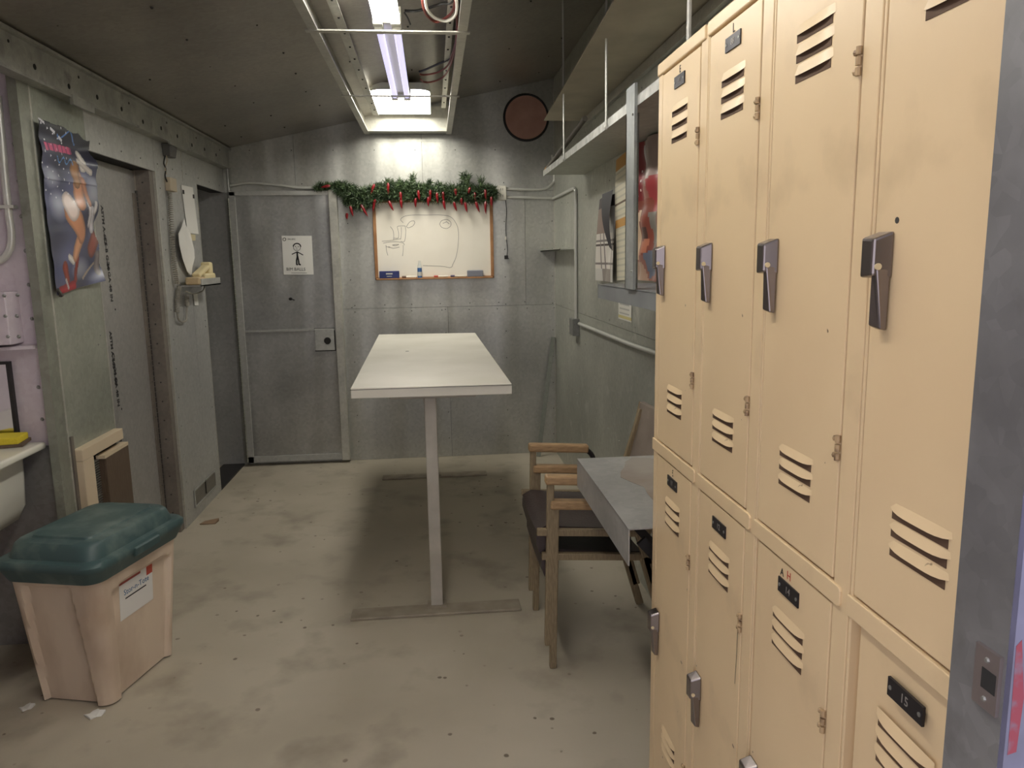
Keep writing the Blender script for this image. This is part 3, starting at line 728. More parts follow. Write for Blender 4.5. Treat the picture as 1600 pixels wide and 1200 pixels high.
# ================================================================== RIGHT WALL FITTINGS
SX = .70
def shelfthing():
    t = thing('hanging_shelf', (.82, 3.35, 2.05), 'long sheet metal shelf hung on rods along the right wall', 'shelf')
    MB().box(SX, XR+.001, 1.95, 4.765, 2.052, 2.058).build('shelf_board', WALLR, t)
    MB().box(SX-.004, SX, 1.95, 4.77, 2.045, 2.078).build('front_lip', mat('scratched_lip', srgb(196, 196, 190), .4, .3, srgb(152, 152, 146), 18), t)
    for y in (4.01, 3.04):
        MB().cyl((SX-.008, y, 2.04), (SX-.008, y, cz(SX)+.004), .0045, 8).build('hanger_rod', CONDUIT, t, smooth=True)
        MB().ball((SX-.008, y, 2.048), .009, 6, 4).build('rod_nut', CONDUIT, t)
    MB().box(SX-.010, SX-.004, 2.062, 2.082, 2.05, cz(SX)+.004).build('hanger_strap', WHITEST, t)
shelfthing()
# upper panel above the shelf
ub = MB().hexa([(.70, 4.75, 2.368), (XR+.001, 4.75, 2.368), (XR+.001, 1.2, 2.385), (.57, 1.2, 2.385),
                (.70, 4.75, 2.374), (XR+.001, 4.75, 2.374), (XR+.001, 1.2, 2.391), (.57, 1.2, 2.391)]).build('overhead_panel', mat('dusty_overhead_sheet', srgb(166, 156, 136), .5, .3, srgb(186, 176, 154), 4))
tag(ub, 'dusty metal panel fixed high under the ceiling above the hanging shelf', 'panel')
MB().box(XR-.02, XR+.001, 1.2, 4.75, 2.33, 2.372).build('wall_angle', RAIL, ub)
pp = MB().tube([(.728, 4.79, 2.094), (.765, 4.45, 2.17), (.812, 4.05, 2.26)], .014, 10).build('wooden_pole', mat('dusty_pole', srgb(104, 98, 88), .7), None, smooth=True)
tag(pp, 'dusty round pole lying at the far end of the hanging shelf', 'pole')
MB().tube([(.7255, 4.815, 2.088), (.728, 4.79, 2.094)], .017, 10).build('end_cap', BRASS, pp)
# ledge and its post
t = thing('wall_ledge', (.82, 2.6, 1.38), 'blue-grey metal ledge box fixed to the right wall below the posters', 'ledge')
LEDG = mat('blue_grey_ledge', srgb(122, 125, 127), .45, .2, srgb(138, 141, 142), 5)
MB().box(SX, XR+.001, 1.96, 3.22, 1.432, 1.437).build('ledge_top', LEDG, t)
MB().box(SX, SX+.004, 1.96, 3.22, 1.378, 1.434).build('ledge_front', LEDG, t)
MB().box(SX, XR+.001, 3.216, 3.22, 1.378, 1.434).build('ledge_end', LEDG, t)
MB().hexa([(XR-.03, 1.96, 1.38), (XR-.03, 3.2, 1.38), (XR+.001, 3.2, 1.38), (XR+.001, 1.96, 1.38), (SX+.02, 1.96, 1.432), (SX+.02, 3.2, 1.432), (XR, 3.2, 1.432), (XR, 1.96, 1.432)]).build('ledge_brace', LEDG, t)
ps = MB().box(SX-.014, SX-.004, 2.59, 2.70, 1.437, 2.118).box(SX-.014, SX+.03, 2.692, 2.70, 1.437, 2.04).build('support_post', galv('post_grey', srgb(140, 144, 144), srgb(164, 168, 166), scale=5), None)
tag(ps, 'grey angle-iron upright from the ledge to the hanging shelf lip', 'post')
screws(ps, [(SX-.014, 2.61, 2.02), (SX-.014, 2.61, 1.5)], (-1, 0, 0), .006)
# small corner ledge
cs = MB().box(.837, XR+.001, 5.02, YB+.001, 1.60, 1.606).box(.837, .841, 5.02, YB, 1.60, 1.612).build('corner_ledge', WALLR)
tag(cs, 'small narrow metal ledge in the far right corner', 'ledge')
# conduits
def conduit(pts, label, r=.011):
    return tag(MB().tube(smooth_path(pts, 6), r, 10).build('conduit', CONDUIT, None, smooth=True), label, 'conduit')
W_ = YB-.012
conduit([onY(791, 308, W_), onY(830, 309, W_), onY(858, 309.5, W_), (.938, 5.90, 2.0), (.938, 5.6, 1.997), (.938, 5.12, 1.997), (.938, 5.01, 1.985), (.938, 4.99, 1.93), (.938, 4.99, 1.6), (.938, 4.99, 1.14)], 'metal conduit bending off the end wall and dropping down the right wall')
conduit([onY(788, 295, W_), onY(820, 296, W_), onY(850, 295, W_), onY(862, 288, W_), onY(866, 278, W_), (.935, W_, 2.32)], 'metal conduit rising behind the shelf beside the white outlet')
conduit([onX(905, 506, .936), onX(930, 516, .936), onX(960, 528, .936), onX(990, 540, .936), onX(1024, 552, .936), (.936, 2.7, 1.14), (.936, 1.95, 1.14)], 'grey conduit running along the right wall from the switch box')
conduit([(-1.47, W_, 2.105), onY(385, 286, W_), onY(410, 287, W_), onY(440, 290, W_), onY(462, 293, W_), onY(490, 294, W_), onY(530, 296, W_)], 'metal conduit above the open grey door, ending in the garland')
t = thing('switch_box', (.93, 4.99, 1.04), 'grey metal switch box where the right wall conduits meet', 'switch box')
MB().box(.905, XR+.001, 4.93, 5.06, 1.04, 1.15).build('box_body', galv('box_grey', srgb(118, 120, 116), srgb(140, 140, 136)), t, bevel=.003)
MB().box(.902, .912, 5.058, 5.064, 1.055, 1.09).box(.902, .912, 5.058, 5.064, 1.10, 1.135).build('switch', PLASTICW, t)
# leaning strip
tag(MB().bar((.785, 5.80, .002), (.930, 5.905, .935), .032, .006, (0, 1, 0)).bar((.80, 5.81, .003), (.940, 5.912, .932), .006, .03, (0, 1, 0)).build('metal_strip', galv('strip_grey', srgb(132, 136, 126), srgb(150, 152, 142))), 'long thin metal strip leaning into the far right corner', 'metal strip')

# papers and posters on the right wall
def col(r, g, b): return srgb(r, g, b)
def cal_col(u, v):
    if v < .12: return col(70, 62, 66)
    if v < .42: return col(150, 130, 118) if u < .5 else col(206, 202, 196)
    if v < .86:
        k = (v-.42)*22
        if k % 1 < .12 or (u*7) % 1 < .1: return col(130, 122, 118)
        if .0 < (v-.55) < .02: return col(76, 64, 60)
        return col(222, 216, 206)
    return col(150, 142, 134) if .3 < u < .9 else col(206, 204, 196)
cA = [(XR-.006, 4.28, 1.865), (XR-.006, 3.86, 1.865), (XR-.006, 3.88, 1.42), (XR-.006, 4.30, 1.42)]
tag(printed('wall_calendar', cA, 26, 40, cal_col, lambda u, v: .004+.02*abs(math.sin(3*u+2*v)), (-1, 0, 0), PRINTM), 'curling paper calendar on the right wall, farthest from the lockers', 'calendar')
tag(printed('dark_page', [(XR-.035, 4.10, 1.88), (XR-.03, 3.87, 1.885), (XR-.03, 3.87, 1.58), (XR-.035, 3.92, 1.6)], 10, 16, lambda u, v: col(40, 36, 44), lambda u, v: .02*math.sin(3*v), (-1, 0, 0), PRINTM), 'dark calendar page curling over the paper calendar', 'paper')
def note_col(u, v):
    if v < .10 or .5 < v < .57: return col(206, 156, 84)
    if .37 < v < .385: return col(110, 90, 70)
    if (v*40) % 1 < .15: return col(206, 202, 180)
    return col(226, 220, 196)
tag(printed('notice_sheet', [(XR-.012, 3.885, 2.03), (XR-.012, 3.62, 2.05), (XR-.012, 3.62, 1.44), (XR-.012, 3.885, 1.43)], 10, 60, note_col, lambda u, v: .006*math.sin(5*v), (-1, 0, 0), PRINTM), 'tall cream notice with orange bands behind the angle-iron upright', 'notice')
RPOLY = [([(0, 0), (.30, 0), (.26, .42), (.05, .42)], (120, 26, 34)),
         ([(.3, 0), (1, 0), (1, .3), (.5, .33)], (150, 132, 124)),
         ([(.5, .28), (.95, .25), (1, .5), (.6, .52)], (150, 56, 58)),
         ([(.05, .42), (.6, .42), (.65, .8), (.1, .85)], (128, 64, 50)),
         ([(.55, .52), (.85, .5), (.85, .78), (.62, .8)], (120, 116, 108)),
         ([(.12, .5), (.2, .48), (.17, .85), (.08, .85)], (206, 180, 150)),
         ([(.25, .62), (.5, .62), (.5, .70), (.25, .70)], (70, 40, 36)),
         ([(.3, .72), (.52, .7), (.5, .8), (.3, .82)], (176, 110, 84)),
         ([(.45, .80), (.75, .76), (.8, .95), (.5, .98)], (96, 104, 120)),
         ([(0, .86), (.4, .86), (.5, 1), (0, 1)], (168, 140, 120)),
         ([(.3, .04), (.36, .04), (.34, .4), (.29, .4)], (190, 186, 186))]
def red_col(u, v):
    c = (140, 92, 80)
    for P, k in RPOLY:
        if inpoly(u, v, P): c = k
    if .08 < u < .22 and .16 < v < .40 and math.sin(v*95+u*30) > .45 and math.sin(u*60) > -.6: c = (220, 206, 200)
    return col(*c)
tag(printed('red_poster', [(XR-.012, 3.50, 2.045), (XR-.012, 3.02, 2.045), (XR-.012, 3.02, 1.445), (XR-.012, 3.52, 1.445)], 44, 60, red_col, lambda u, v: .01+.012*math.sin(14*u+3*v)+.006*math.sin(25*v), (-1, 0, 0)), 'rippled glossy red and brown poster between the upright and the lockers', 'poster')
st = printed('inspection_sticker', [(XR-.001, 3.86, 1.325), (XR-.001, 3.60, 1.325), (XR-.001, 3.60, 1.235), (XR-.001, 3.86, 1.235)], 12, 12, lambda u, v: col(200, 190, 130) if .75 < v < .9 else (col(176, 176, 168) if int(v*12) % 3 == 1 and .1 < u < .8 else col(216, 214, 204)), lambda u, v: .001, (-1, 0, 0), PRINTM)
tag(st, 'small white sticker on the right wall under the ledge', 'sticker')

# ================================================================== END WALL FITTINGS
Y = lambda x, y, k=0: onY(x, y, YB-k)
wbT = thing('whiteboard', (.02, YB-.015, 1.41), 'oak framed whiteboard with grey marker drawing, hung under the garland', 'whiteboard')
x0, x1, z0, z1 = -.432, .472, 1.405, 2.0
MB().box(x0+.01, x1-.01, YB-.016, YB+.001, z0+.01, z1-.01).build('board', BOARD, wbT)
for a in ((x0, x0+.024, z0, z1), (x1-.024, x1, z0, z1), (x0, x1, z1-.022, z1), (x0, x1, z0, z0+.018)):
    MB().box(a[0], a[1], YB-.026, YB+.001, a[2], a[3]).build('frame', FRAMEW, wbT, bevel=.003)
MB().box(x0+.01, x1-.01, YB-.07, YB-.02, z0, z0+.012).build('tray', FRAMEW, wbT, bevel=.003)
dr = MB(); nb = (0, -1, 0)
K = .0166
def ws(L, wd=.003): stroke(dr, [tuple(Vector(p)) for p in smooth_path([onY(x, y, YB-K) for x, y in L], 5)], wd, nb)
ws([(630, 348), (626, 343), (632, 338), (645, 336), (665, 336), (690, 336), (704, 339), (712, 348), (716, 360), (716, 380), (713, 400), (708, 412), (704, 418), (690, 416), (661, 415)])
ws([(635, 354), (640, 347), (646, 345), (648, 348), (645, 353), (638, 356), (635, 354)])
ws([(687, 350), (690, 345), (698, 343), (704, 347), (704, 353), (698, 357), (690, 355), (687, 350)])
ws([(697, 346), (702, 350)]); ws([(692, 349), (697, 347)])
ws([(610, 354), (614, 360), (615, 366), (615, 375)]); ws([(615, 372), (622, 372), (623, 366), (622, 360), (621, 354), (627, 353), (633, 353)])
ws([(627, 355), (627, 366), (626, 374)]); ws([(633, 353), (634, 362), (632, 377), (626, 377)])
ws([(597, 377), (610, 376), (620, 374), (626, 373)]); ws([(599, 380), (610, 378), (622, 378), (630, 380), (632, 383)])
ws([(603, 383), (604, 392), (606, 399)]); ws([(630, 383), (630, 392), (629, 400)])
ws([(607, 385), (614, 388), (624, 386)]); ws([(613, 383), (619, 382), (623, 382), (618, 384), (613, 383)])
ws([(603, 385), (609, 387)])
dr.build('marker_drawing', INKG, wbT)['kind'] = 'stuff'
def on_tray(xa, xb): return Y(xa, 431, .045)[0], Y(xb, 431, .045)[0]
tz = z0+.0115
a, b = on_tray(593, 624)
e1 = tag(MB().box(a, b, YB-.062, YB-.027, tz, tz+.055).build('board_eraser', BLUEE, None, bevel=.004), 'dark blue whiteboard eraser on the whiteboard tray', 'eraser')
MB().box(a+.05, b-.05, YB-.0624, YB-.061, tz+.030, tz+.040).build('print', PAPERD, e1); MB().box(a+.055, b-.055, YB-.0624, YB-.061, tz+.014, tz+.018).build('print', PAPERD, e1)
a, b = on_tray(730, 755)
tag(MB().box(a, b, YB-.062, YB-.027, tz, tz+.05).build('board_eraser', GREYF, None, bevel=.006), 'grey felt whiteboard eraser on the whiteboard tray', 'eraser')
xc = Y(656, 431, .045)[0]
bt = thing('spray_bottle', (xc, YB-.045, tz), 'small cleaner spray bottle with blue label on the whiteboard tray', 'bottle')
MB().cyl((xc, YB-.045, tz), (xc, YB-.045, tz+.075), .018, 14).build('bottle_body', BLUEL, bt, smooth=True)
MB().tube([(xc, YB-.045, tz+.074), (xc, YB-.045, tz+.095), (xc, YB-.045, tz+.115), (xc, YB-.045, tz+.128)], [.018, .014, .008, .007], 12).build('bottle_neck', CLEARP, bt, smooth=True)
MB().cyl((xc, YB-.045, tz+.015), (xc, YB-.045, tz+.045), .0185, 14).build('label_band', PAPERD, bt, smooth=True)
def marker(xa, xb, cm, label):
    a, b = on_tray(xa, xb); m_ = thing('marker_pen', ((a+b)/2, YB-.045, tz), label, 'marker')
    MB().cyl((a+.03, YB-.045, tz+.008), (b, YB-.045, tz+.008), .008, 10).build('barrel', PLASTICW, m_, smooth=True)
    MB().cyl((a, YB-.045, tz+.008), (a+.032, YB-.045, tz+.008), .009, 10).build('cap', cm, m_, smooth=True)
marker(628, 650, mat('brown_cap', srgb(90, 60, 40), .5), 'white marker pen with brown cap beside the dark blue eraser')
marker(678, 700, mat('red_cap', srgb(176, 70, 52), .5), 'white marker pen with red cap on the whiteboard tray')
marker(704, 728, mat('violet_cap', srgb(76, 70, 100), .5), 'white marker pen with violet cap beside the grey eraser')

# garland
g = thing('garland', (.1, YB-.05, 1.95), 'green pine garland with red chili peppers over the whiteboard', 'garland')
path = [(494, 292), (515, 292), (534, 296), (548, 306), (562, 312), (578, 308), (592, 302), (606, 300), (622, 300), (640, 299), (655, 301), (675, 303), (695, 302), (712, 303), (728, 302), (745, 303), (760, 303), (772, 302)]
thick = [.018, .022, .06, .10, .10, .09, .08, .085, .085, .085, .075, .075, .075, .08, .085, .085, .08, .05]
gp = [Vector(onY(x, y, YB-.055)) for x, y in path]
MB().tube(smooth_path(gp, 4), .006, 6).build('stem', STEMB, g)
nd = MB()
cum = smooth_path(gp, 14); N_ = len(cum)
def needle(p, d, L, wd=.0022):
    p = p.copy(); lim = YB-.03
    p.y = min(p.y, lim-.004); d = d.copy()
    if p.y+d.normalized().y*L > lim-.003: d.y = -abs(d.y)*.3
    d = d.normalized(); s_ = d.cross(Vector((rng.normal(), rng.normal(), rng.normal()))).normalized()*wd
    nd.add([p-s_, p+s_, p+d*L*.6+s_*.8, p+d*L, p+d*L*.6-s_*.8], [(0, 1, 2, 3, 4)])
def tuft(base, d, L, tk):
    for k in range(16):
        q = base+d*L*(k/16); nd_ = d*.6+Vector((rng.normal(), rng.normal()*.8, rng.normal()))*.75
        needle(q, nd_, .032+.014*rng.rand())
for i in range(N_-1):
    tt = i/(N_-1)*(len(thick)-1); th_ = thick[int(tt)]*(1-tt % 1)+thick[min(int(tt)+1, len(thick)-1)]*(tt % 1)
    for k in range(7 if th_ > .04 else 2):
        a = rng.uniform(0, 2*math.pi); d = Vector((rng.uniform(-.7, .7), -abs(math.sin(a))*.5 if rng.rand() < .8 else .1, math.cos(a)))
        tuft(cum[i], d.normalized(), th_*rng.uniform(.4, .95), th_)
for x, y, L in ((641, 292, .07), (644, 288, .07), (604, 292, .05), (670, 294, .05), (722, 291, .09), (727, 289, .09), (733, 291, .08), (752, 292, .07), (625, 293, .05), (684, 294, .04)):
    for k in range(5): tuft(Vector(onY(x, y, YB-.05)), Vector((rng.normal()*.3, -.2, 1)).normalized(), L, .05)
nd = nd.build('needles', GREENN, g); nd['kind'] = 'stuff'
peps = [(541.6, 338, 8, 10), (549, 330, 14, -10), (569, 329, 18, -25), (581.6, 296, 15, 25), (584, 321, 16, 15), (606, 295, 15, 5), (610.6, 321.6, 14, -20), (626, 309, 15, 0), (626.7, 319, 12, 0), (654, 305, 13, 0), (649, 317, 12, 5), (672, 305.6, 15, 5), (669, 315, 13, 5), (683, 309, 14, 0), (692.6, 307.5, 13, 0), (694, 320.6, 13, -5), (711, 322.5, 13, -12), (712, 301, 10, 0), (721, 315, 10, 0), (728, 324, 14, -8), (733, 298, 9, 20), (742, 307.5, 11, 0), (746, 323.5, 15, -15), (758.5, 304, 13, 0), (758.5, 324.5, 17, 3), (768, 315, 13, 0), (508, 291.6, 13, 80)]
for x, y, L, an in peps:
    c = Vector(onY(x, y, YB-.10)); Lm = L/1190*5.83*1.15; a = math.radians(an)
    d = Vector((-math.sin(a), -.05, -math.cos(a))).normalized()
    s_ = c-d*Lm/2
    MB().tube([s_, s_+d*Lm*.12, s_+d*Lm*.4, s_+d*Lm*.75+Vector((.002, 0, 0)), s_+d*Lm+Vector((.005, 0, 0))], [.005, .0105, .0105, .007, .001], 8).build('chili_pepper', RED, g, smooth=True)
# outlet and cord
t = thing('wall_outlet', (.54, YB-.02, 1.99), 'white double outlet box on the end wall right of the garland', 'outlet')
a0, a1 = Y(776, 291), Y(790.5, 313)
MB().box(a0[0], a1[0], YB-.04, YB+.001, a1[2], a0[2]).build('outlet_box', PLASTICW, t, bevel=.004)
for zc in (2.067, 2.02):
    MB().box(.532, .536, YB-.0415, YB-.039, zc-.008, zc+.008).box(.547, .551, YB-.0415, YB-.039, zc-.008, zc+.008).build('socket_slot', INKG, t)
cable([Y(790, 313, .02), Y(791.5, 330, .012), Y(790.5, 352, .012), Y(791, 370, .012), Y(793, 390, .015), Y(792, 400, .02)], .0032, WBLACK, 'power_cord', 'thin dark cord hanging below the white outlet', 'cord')
pg = Vector(Y(791, 402, .02)); tag(MB().box(pg.x-.014, pg.x+.014, pg.y-.01, pg.y+.012, pg.z-.014, pg.z+.014).cyl((pg.x+.01, pg.y, pg.z-.006), (pg.x+.022, pg.y, pg.z-.012), .003, 6).build('cord_plug', BLACKST, None, bevel=.003), 'small black plug at the end of the hanging cord', 'plug')
cn = Vector(Y(790, 372, .014)); tag(MB().box(cn.x-.006, cn.x+.006, cn.y-.004, cn.y+.004, cn.z-.012, cn.z+.012).build('cord_tag', PLASTICW), 'small white tag halfway down the hanging cord', 'tag')
# round blanking disc
dc = onY(822, 184, YB); t = thing('round_cover', (dc[0], YB, dc[2]-.165), 'large round brownish-pink cover plate high on the end wall', 'cover plate')
MB().cyl((dc[0], YB-.012, dc[2]), (dc[0], YB+.002, dc[2]), .158, 48).build('disc', BROWNDISC, t)
ring = []
MB().tube([(dc[0]+.165*math.cos(a), YB-.006, dc[2]+.165*math.sin(a)) for a in np.linspace(0, 2*math.pi, 49)], .010, 8, False).build('rim', BLACKST, t, smooth=True)
# paper sign on the open door
DF = D2-.0025
t = thing('paper_sign', (-1.0, DF, 1.46), 'white paper sign with stick figure taped to the open grey door', 'sign')
tl, tr_, br_, bl = [Vector(onY(*p, DF)) for p in ((440, 368.5), (487, 368.5), (490, 429), (443.5, 429))]
MB().loft([[tl, tr_, br_, bl], [p+Vector((0, -.0015, 0)) for p in (tl, tr_, br_, bl)]]).build('paper', PAPER, t)
fg = MB(); DS = DF-.0022
def fs(L, wd): stroke(fg, [Vector(onY(440+x/15, 360+y/15, DS)) for x, y in L], wd, (0, -1, 0))
hd_ = [(360+85*math.cos(a), 390+88*math.sin(a)) for a in np.linspace(0, 2*math.pi, 21)]
fs(hd_, .003); fs([(360+88*math.cos(a), 385+80*math.sin(a)) for a in np.linspace(math.pi*1.05, math.pi*1.98, 12)], .008)
fs([(325, 370), (328, 385)], .005); fs([(388, 375), (390, 388)], .005); fs([(345, 440), (370, 440)], .003); fs([(355, 400), (350, 415)], .003)
fs([(245, 560), (350, 510), (370, 505), (500, 575)], .007); fs([(365, 510), (370, 620)], .012); fs([(372, 600), (352, 700), (355, 795), (370, 805)], .011); fs([(372, 600), (395, 700), (410, 795), (440, 803)], .011)
fs([(230, 997), (590, 997)], .0025); fs([(20+45+35*math.cos(a), 210+35*math.sin(a)) for a in np.linspace(0, 2*math.pi, 13)], .004)
fg.build('drawing', INK, t)['kind'] = 'stuff'
text('lettering', 'BIM BALLS', .031, INK, t, onY(440+335/15, 360+912/15, DS), (1, 0, -.02), (0, 0, 1))
text('lettering', 'PACIFIC', .016, INK, t, onY(440+235/15, 360+208/15, DS), (1, 0, -.02), (0, 0, 1))

# ================================================================== LEFT WALL FITTINGS
PX = XL+.010
def cap(u, v, a, b, r0, r1):
    ax, ay = a[0]*.7, a[1]; bx, by = b[0]*.7, b[1]; px_, py_ = u*.7, v
    t_ = max(0, min(1, ((px_-ax)*(bx-ax)+(py_-ay)*(by-ay))/max(1e-9, (bx-ax)**2+(by-ay)**2)))
    return math.hypot(px_-ax-t_*(bx-ax), py_-ay-t_*(by-ay))-(r0+(r1-r0)*t_)
SHAPES = [((.93, .70), (.80, .78), .05, .05, (126, 64, 52)), ((.80, .52), (.88, .62), .035, .05, (196, 192, 196)), ((.74, .47), (.78, .60), .02, .03, (206, 200, 200)),
          ((.90, .47), (.86, .52), .022, .03, (214, 208, 206)), ((.60, .95), (.88, .86), .008, .008, (178, 160, 140)), ((.92, .82), (.9, .92), .035, .035, (120, 112, 112)),
          ((.20, .85), (.26, .93), .035, .03, (146, 62, 46)), ((.47, .80), (.44, .94), .03, .026, (140, 54, 42)), ((.08, .985), (.40, .975), .03, .03, (158, 40, 46)),
          ((.30, .80), (.38, .83), .022, .022, (212, 206, 200)), ((.22, .93), (.26, .98), .012, .012, (206, 200, 194)),
          ((.58, .68), (.42, .80), .062, .035, (192, 140, 106)), ((.42, .53), (.60, .66), .085, .07, (182, 126, 92)), ((.40, .475), (.44, .51), .07, .075, (216, 200, 192)),
          ((.62, .30), (.60, .46), .055, .06, (184, 128, 96)), ((.70, .33), (.76, .47), .03, .022, (172, 114, 84)), ((.60, .26), (.60, .34), .055, .04, (150, 108, 72)),
          ((.72, .165), (.74, .23), .034, .04, (220, 214, 206)), ((.66, .20), (.86, .262), .016, .022, (208, 200, 192))]
def poster_col(u, v):
    cl1 = .5+.5*math.sin(7*u+11*v)*math.cos(5*v-3*u); top_ = max(0, 1-v/.28)
    k1 = max(0, 1-((u-.22)**2/.03+(v-.49)**2/.012)); k2 = max(0, 1-((u-.9)**2/.03+(v-.38)**2/.01)); k3 = max(0, 1-((u-.55)**2/.05+(v-.88)**2/.006)); k4 = max(0, 1-((u-.15)**2/.03+(v-.33)**2/.006))
    g_ = 62+46*cl1*(1-top_)-34*top_; kk = max(k1, k2, k3, k4)
    c = (g_*.82+kk*90, g_*.86+kk*90, g_*1.18+kk*80)
    for a_, b_, r0, r1, k in SHAPES:
        d = cap(u, v, a_, b_, r0, r1)
        if d < 0:
            f_ = .78+.3*min(1, -d/.03); c = tuple(min(240, q*f_) for q in k)
    if .06 < u < .58 and .135 < v+.03*(u-.3) < .178: c = (200, 88, 124) if math.sin(u*70) < .6 else (120, 52, 90)
    if v < .13 and abs(v-(.03+.14*abs((u*3.0) % 1-.5))) < .006 and .28 < u < .68: c = (80, 130, 196)
    if .19 < v < .25 and .25 < u < .58 and abs(v-.22-.018*math.sin(u*45)) < .005: c = (84, 146, 206)
    if (abs(math.sin(31*u+17*v))*abs(math.sin(43*v-9*u)) > .965 and u < .5 and v < .45) or abs(v-.02-.22*u) < .008*(u < .45)*(math.sin(40*u) > 0): c = (214, 214, 220)
    return col(*[max(0, min(255, q)) for q in c])
def wav(u, v): return .012+.010*math.sin(5*u+9*v)*(.3+u)+.008*math.sin(23*v+3*u)*(u**2)+.004*math.sin(40*v)*(1 if v < .35 else .3)
pc = [onX(*p, PX) for p in ((52, 178), (141, 212), (157, 438), (83, 462))]
po_ = thing('wall_poster', tuple((Vector(pc[2])+Vector(pc[3]))/2), 'tall crinkled glossy poster of a figure in a white hat, left of the closed door', 'poster')
printed('poster_sheet', pc, 100, 220, poster_col, wav, (1, 0, 0), None, po_, outline=lambda u, v: u < .985-.03*abs(math.sin(17*v))*(v > .1) and v > .02+.03*u*abs(math.sin(9*u)))
MB().tube([onX(90, 452, XL+.03), onX(96, 462, XL+.03)], [.006, .009], 8).build('clip', CHROME, po_)
# wall register with cream frame
v = thing('wall_register', (XL+.03, 3.42, .40), 'cream framed grille box low on the left wall behind the bin', 'vent')
ya, yb2, za, zb_ = 3.22, 3.64, .38, .80
CREAMF = mat('cream_register', srgb(206, 188, 160), .5)
MB().box(XL-.001, XL+.04, ya, yb2, zb_-.05, zb_).build('frame', CREAMF, v, bevel=.003); MB().box(XL-.001, XL+.04, ya, ya+.10, za, zb_-.05).build('frame', CREAMF, v, bevel=.003)
MB().box(XL-.001, XL+.04, ya, yb2, za-.05, za).build('frame', CREAMF, v, bevel=.003)
MB().box(XL-.001, XL+.004, ya+.10, yb2, za, zb_-.05).build('backing', DARK, v)
fl_ = MB().box(XL+.012, XL+.05, ya+.19, yb2+.02, za+.005, zb_-.085).build('flap', mat('dark_walnut', srgb(98, 82, 66), .6, 0, srgb(84, 68, 54), 9, stretch=(30, 30, 3)), v, bevel=.003)
MB().box(XL+.012, XL+.05, ya+.18, yb2+.02, zb_-.085, zb_-.07).build('flap_cap', CREAMF, v)
mb = MB()
for k in range(30): mb.box(XL+.006, XL+.022, ya+.105, ya+.185, za+.01+k*.011, za+.0145+k*.011)
mb.build('louvre_blades', mat('grille_grey', srgb(120, 116, 108), .5, .3), v)['kind'] = 'stuff'
MB().box(XL-.001, XL+.012, 3.20, 3.22, .30, .86).build('side_trim', BRJ, v)
# adapter and its small box
t = thing('wall_adapter', onX(258, 239, XL+.02), 'dark grey wedge-shaped device under the eave beam, wired to a beige box', 'adapter')
a = Vector(onX(258, 232, XL))
MB().hexa([(XL, a.y-.05, 2.155), (XL, a.y+.05, 2.155), (XL+.04, a.y+.05, 2.155), (XL+.04, a.y-.05, 2.155), (XL, a.y-.065, 2.225), (XL, a.y+.065, 2.225), (XL+.05, a.y+.065, 2.225), (XL+.05, a.y-.065, 2.225)]).build('device', mat('charcoal_plastic', srgb(84, 82, 78), .5), t, bevel=.004)
MB().tube(smooth_path([onX(258, 243, XL+.02), onX(256, 255, XL+.015), onX(259, 264, XL+.012), onX(258, 275, XL+.012), onX(261, 284, XL+.012)], 6), .004, 6).build('lead', WBLACK, t)
MB().tube(smooth_path([onX(260, 243, XL+.02), onX(261, 252, XL+.015), onX(258, 262, XL+.012), onX(260, 272, XL+.012)], 6), .003, 6).build('lead', BEIGE, t)
q = Vector(onX(263, 288, XL)); MB().box(XL-.001, XL+.03, q.y-.055, q.y+.055, q.z-.04, q.z+.035).build('junction', BEIGE, t, bevel=.003)
# papers
def sheet(name, pts, label, mt=PAPER, off=.004, cat='paper'):
    P = [onX(x, y, XL+off) for x, y in pts]
    return tag(MB().loft([P, [(p[0]+.0015, p[1], p[2]) for p in P]]).build(name, mt, None), label, cat)
n1 = sheet('paper_notice', ((283, 289), (301, 293), (310, 366), (293, 364)), 'long narrow white paper pinned above the phone', off=.003)
MB().box(XL+.0045, XL+.008, *sorted((onX(285, 300, XL)[1]-.012, onX(285, 300, XL)[1]+.012)), onX(285, 300, XL)[2]-.012, onX(285, 300, XL)[2]+.012).build('clip', BLACKST, n1)
MB().box(XL+.0045, XL+.008, *sorted((onX(301, 307, XL)[1]-.012, onX(301, 307, XL)[1]+.012)), onX(301, 307, XL)[2]-.012, onX(301, 307, XL)[2]+.012).build('clip', BLACKST, n1)
cu = [onX(*p, XL+.02) for p in ((287, 341), (296, 362), (301, 430), (281, 372))]
def curlc(u, v): return col(226, 224, 218)
crl = [(287.5, 341), (290, 352), (297, 364), (303, 390), (304, 402), (300, 418), (299.5, 432), (292, 424), (285, 404), (280, 382), (278.5, 365), (284, 354)]
P = [onX(x, y, XL+.012+.02*abs(math.sin(i*.5))) for i, (x, y) in enumerate(crl)]
tag(MB().loft([P, [(p[0]+.002, p[1], p[2]) for p in P]]).build('curled_paper', PAPER, None), 'curled white sheet hanging down over the phone', 'paper')
sheet('sticky_note', ((296, 365), (305, 367), (305, 376), (297, 376)), 'small yellowed note under the long white paper', mat('yellowed', srgb(206, 194, 156), .7), .002, 'note')
sheet('white_tag', ((302, 459), (308, 459), (310, 477), (304, 477)), 'white tag hanging under the phone shelf', PAPER, .004, 'tag')
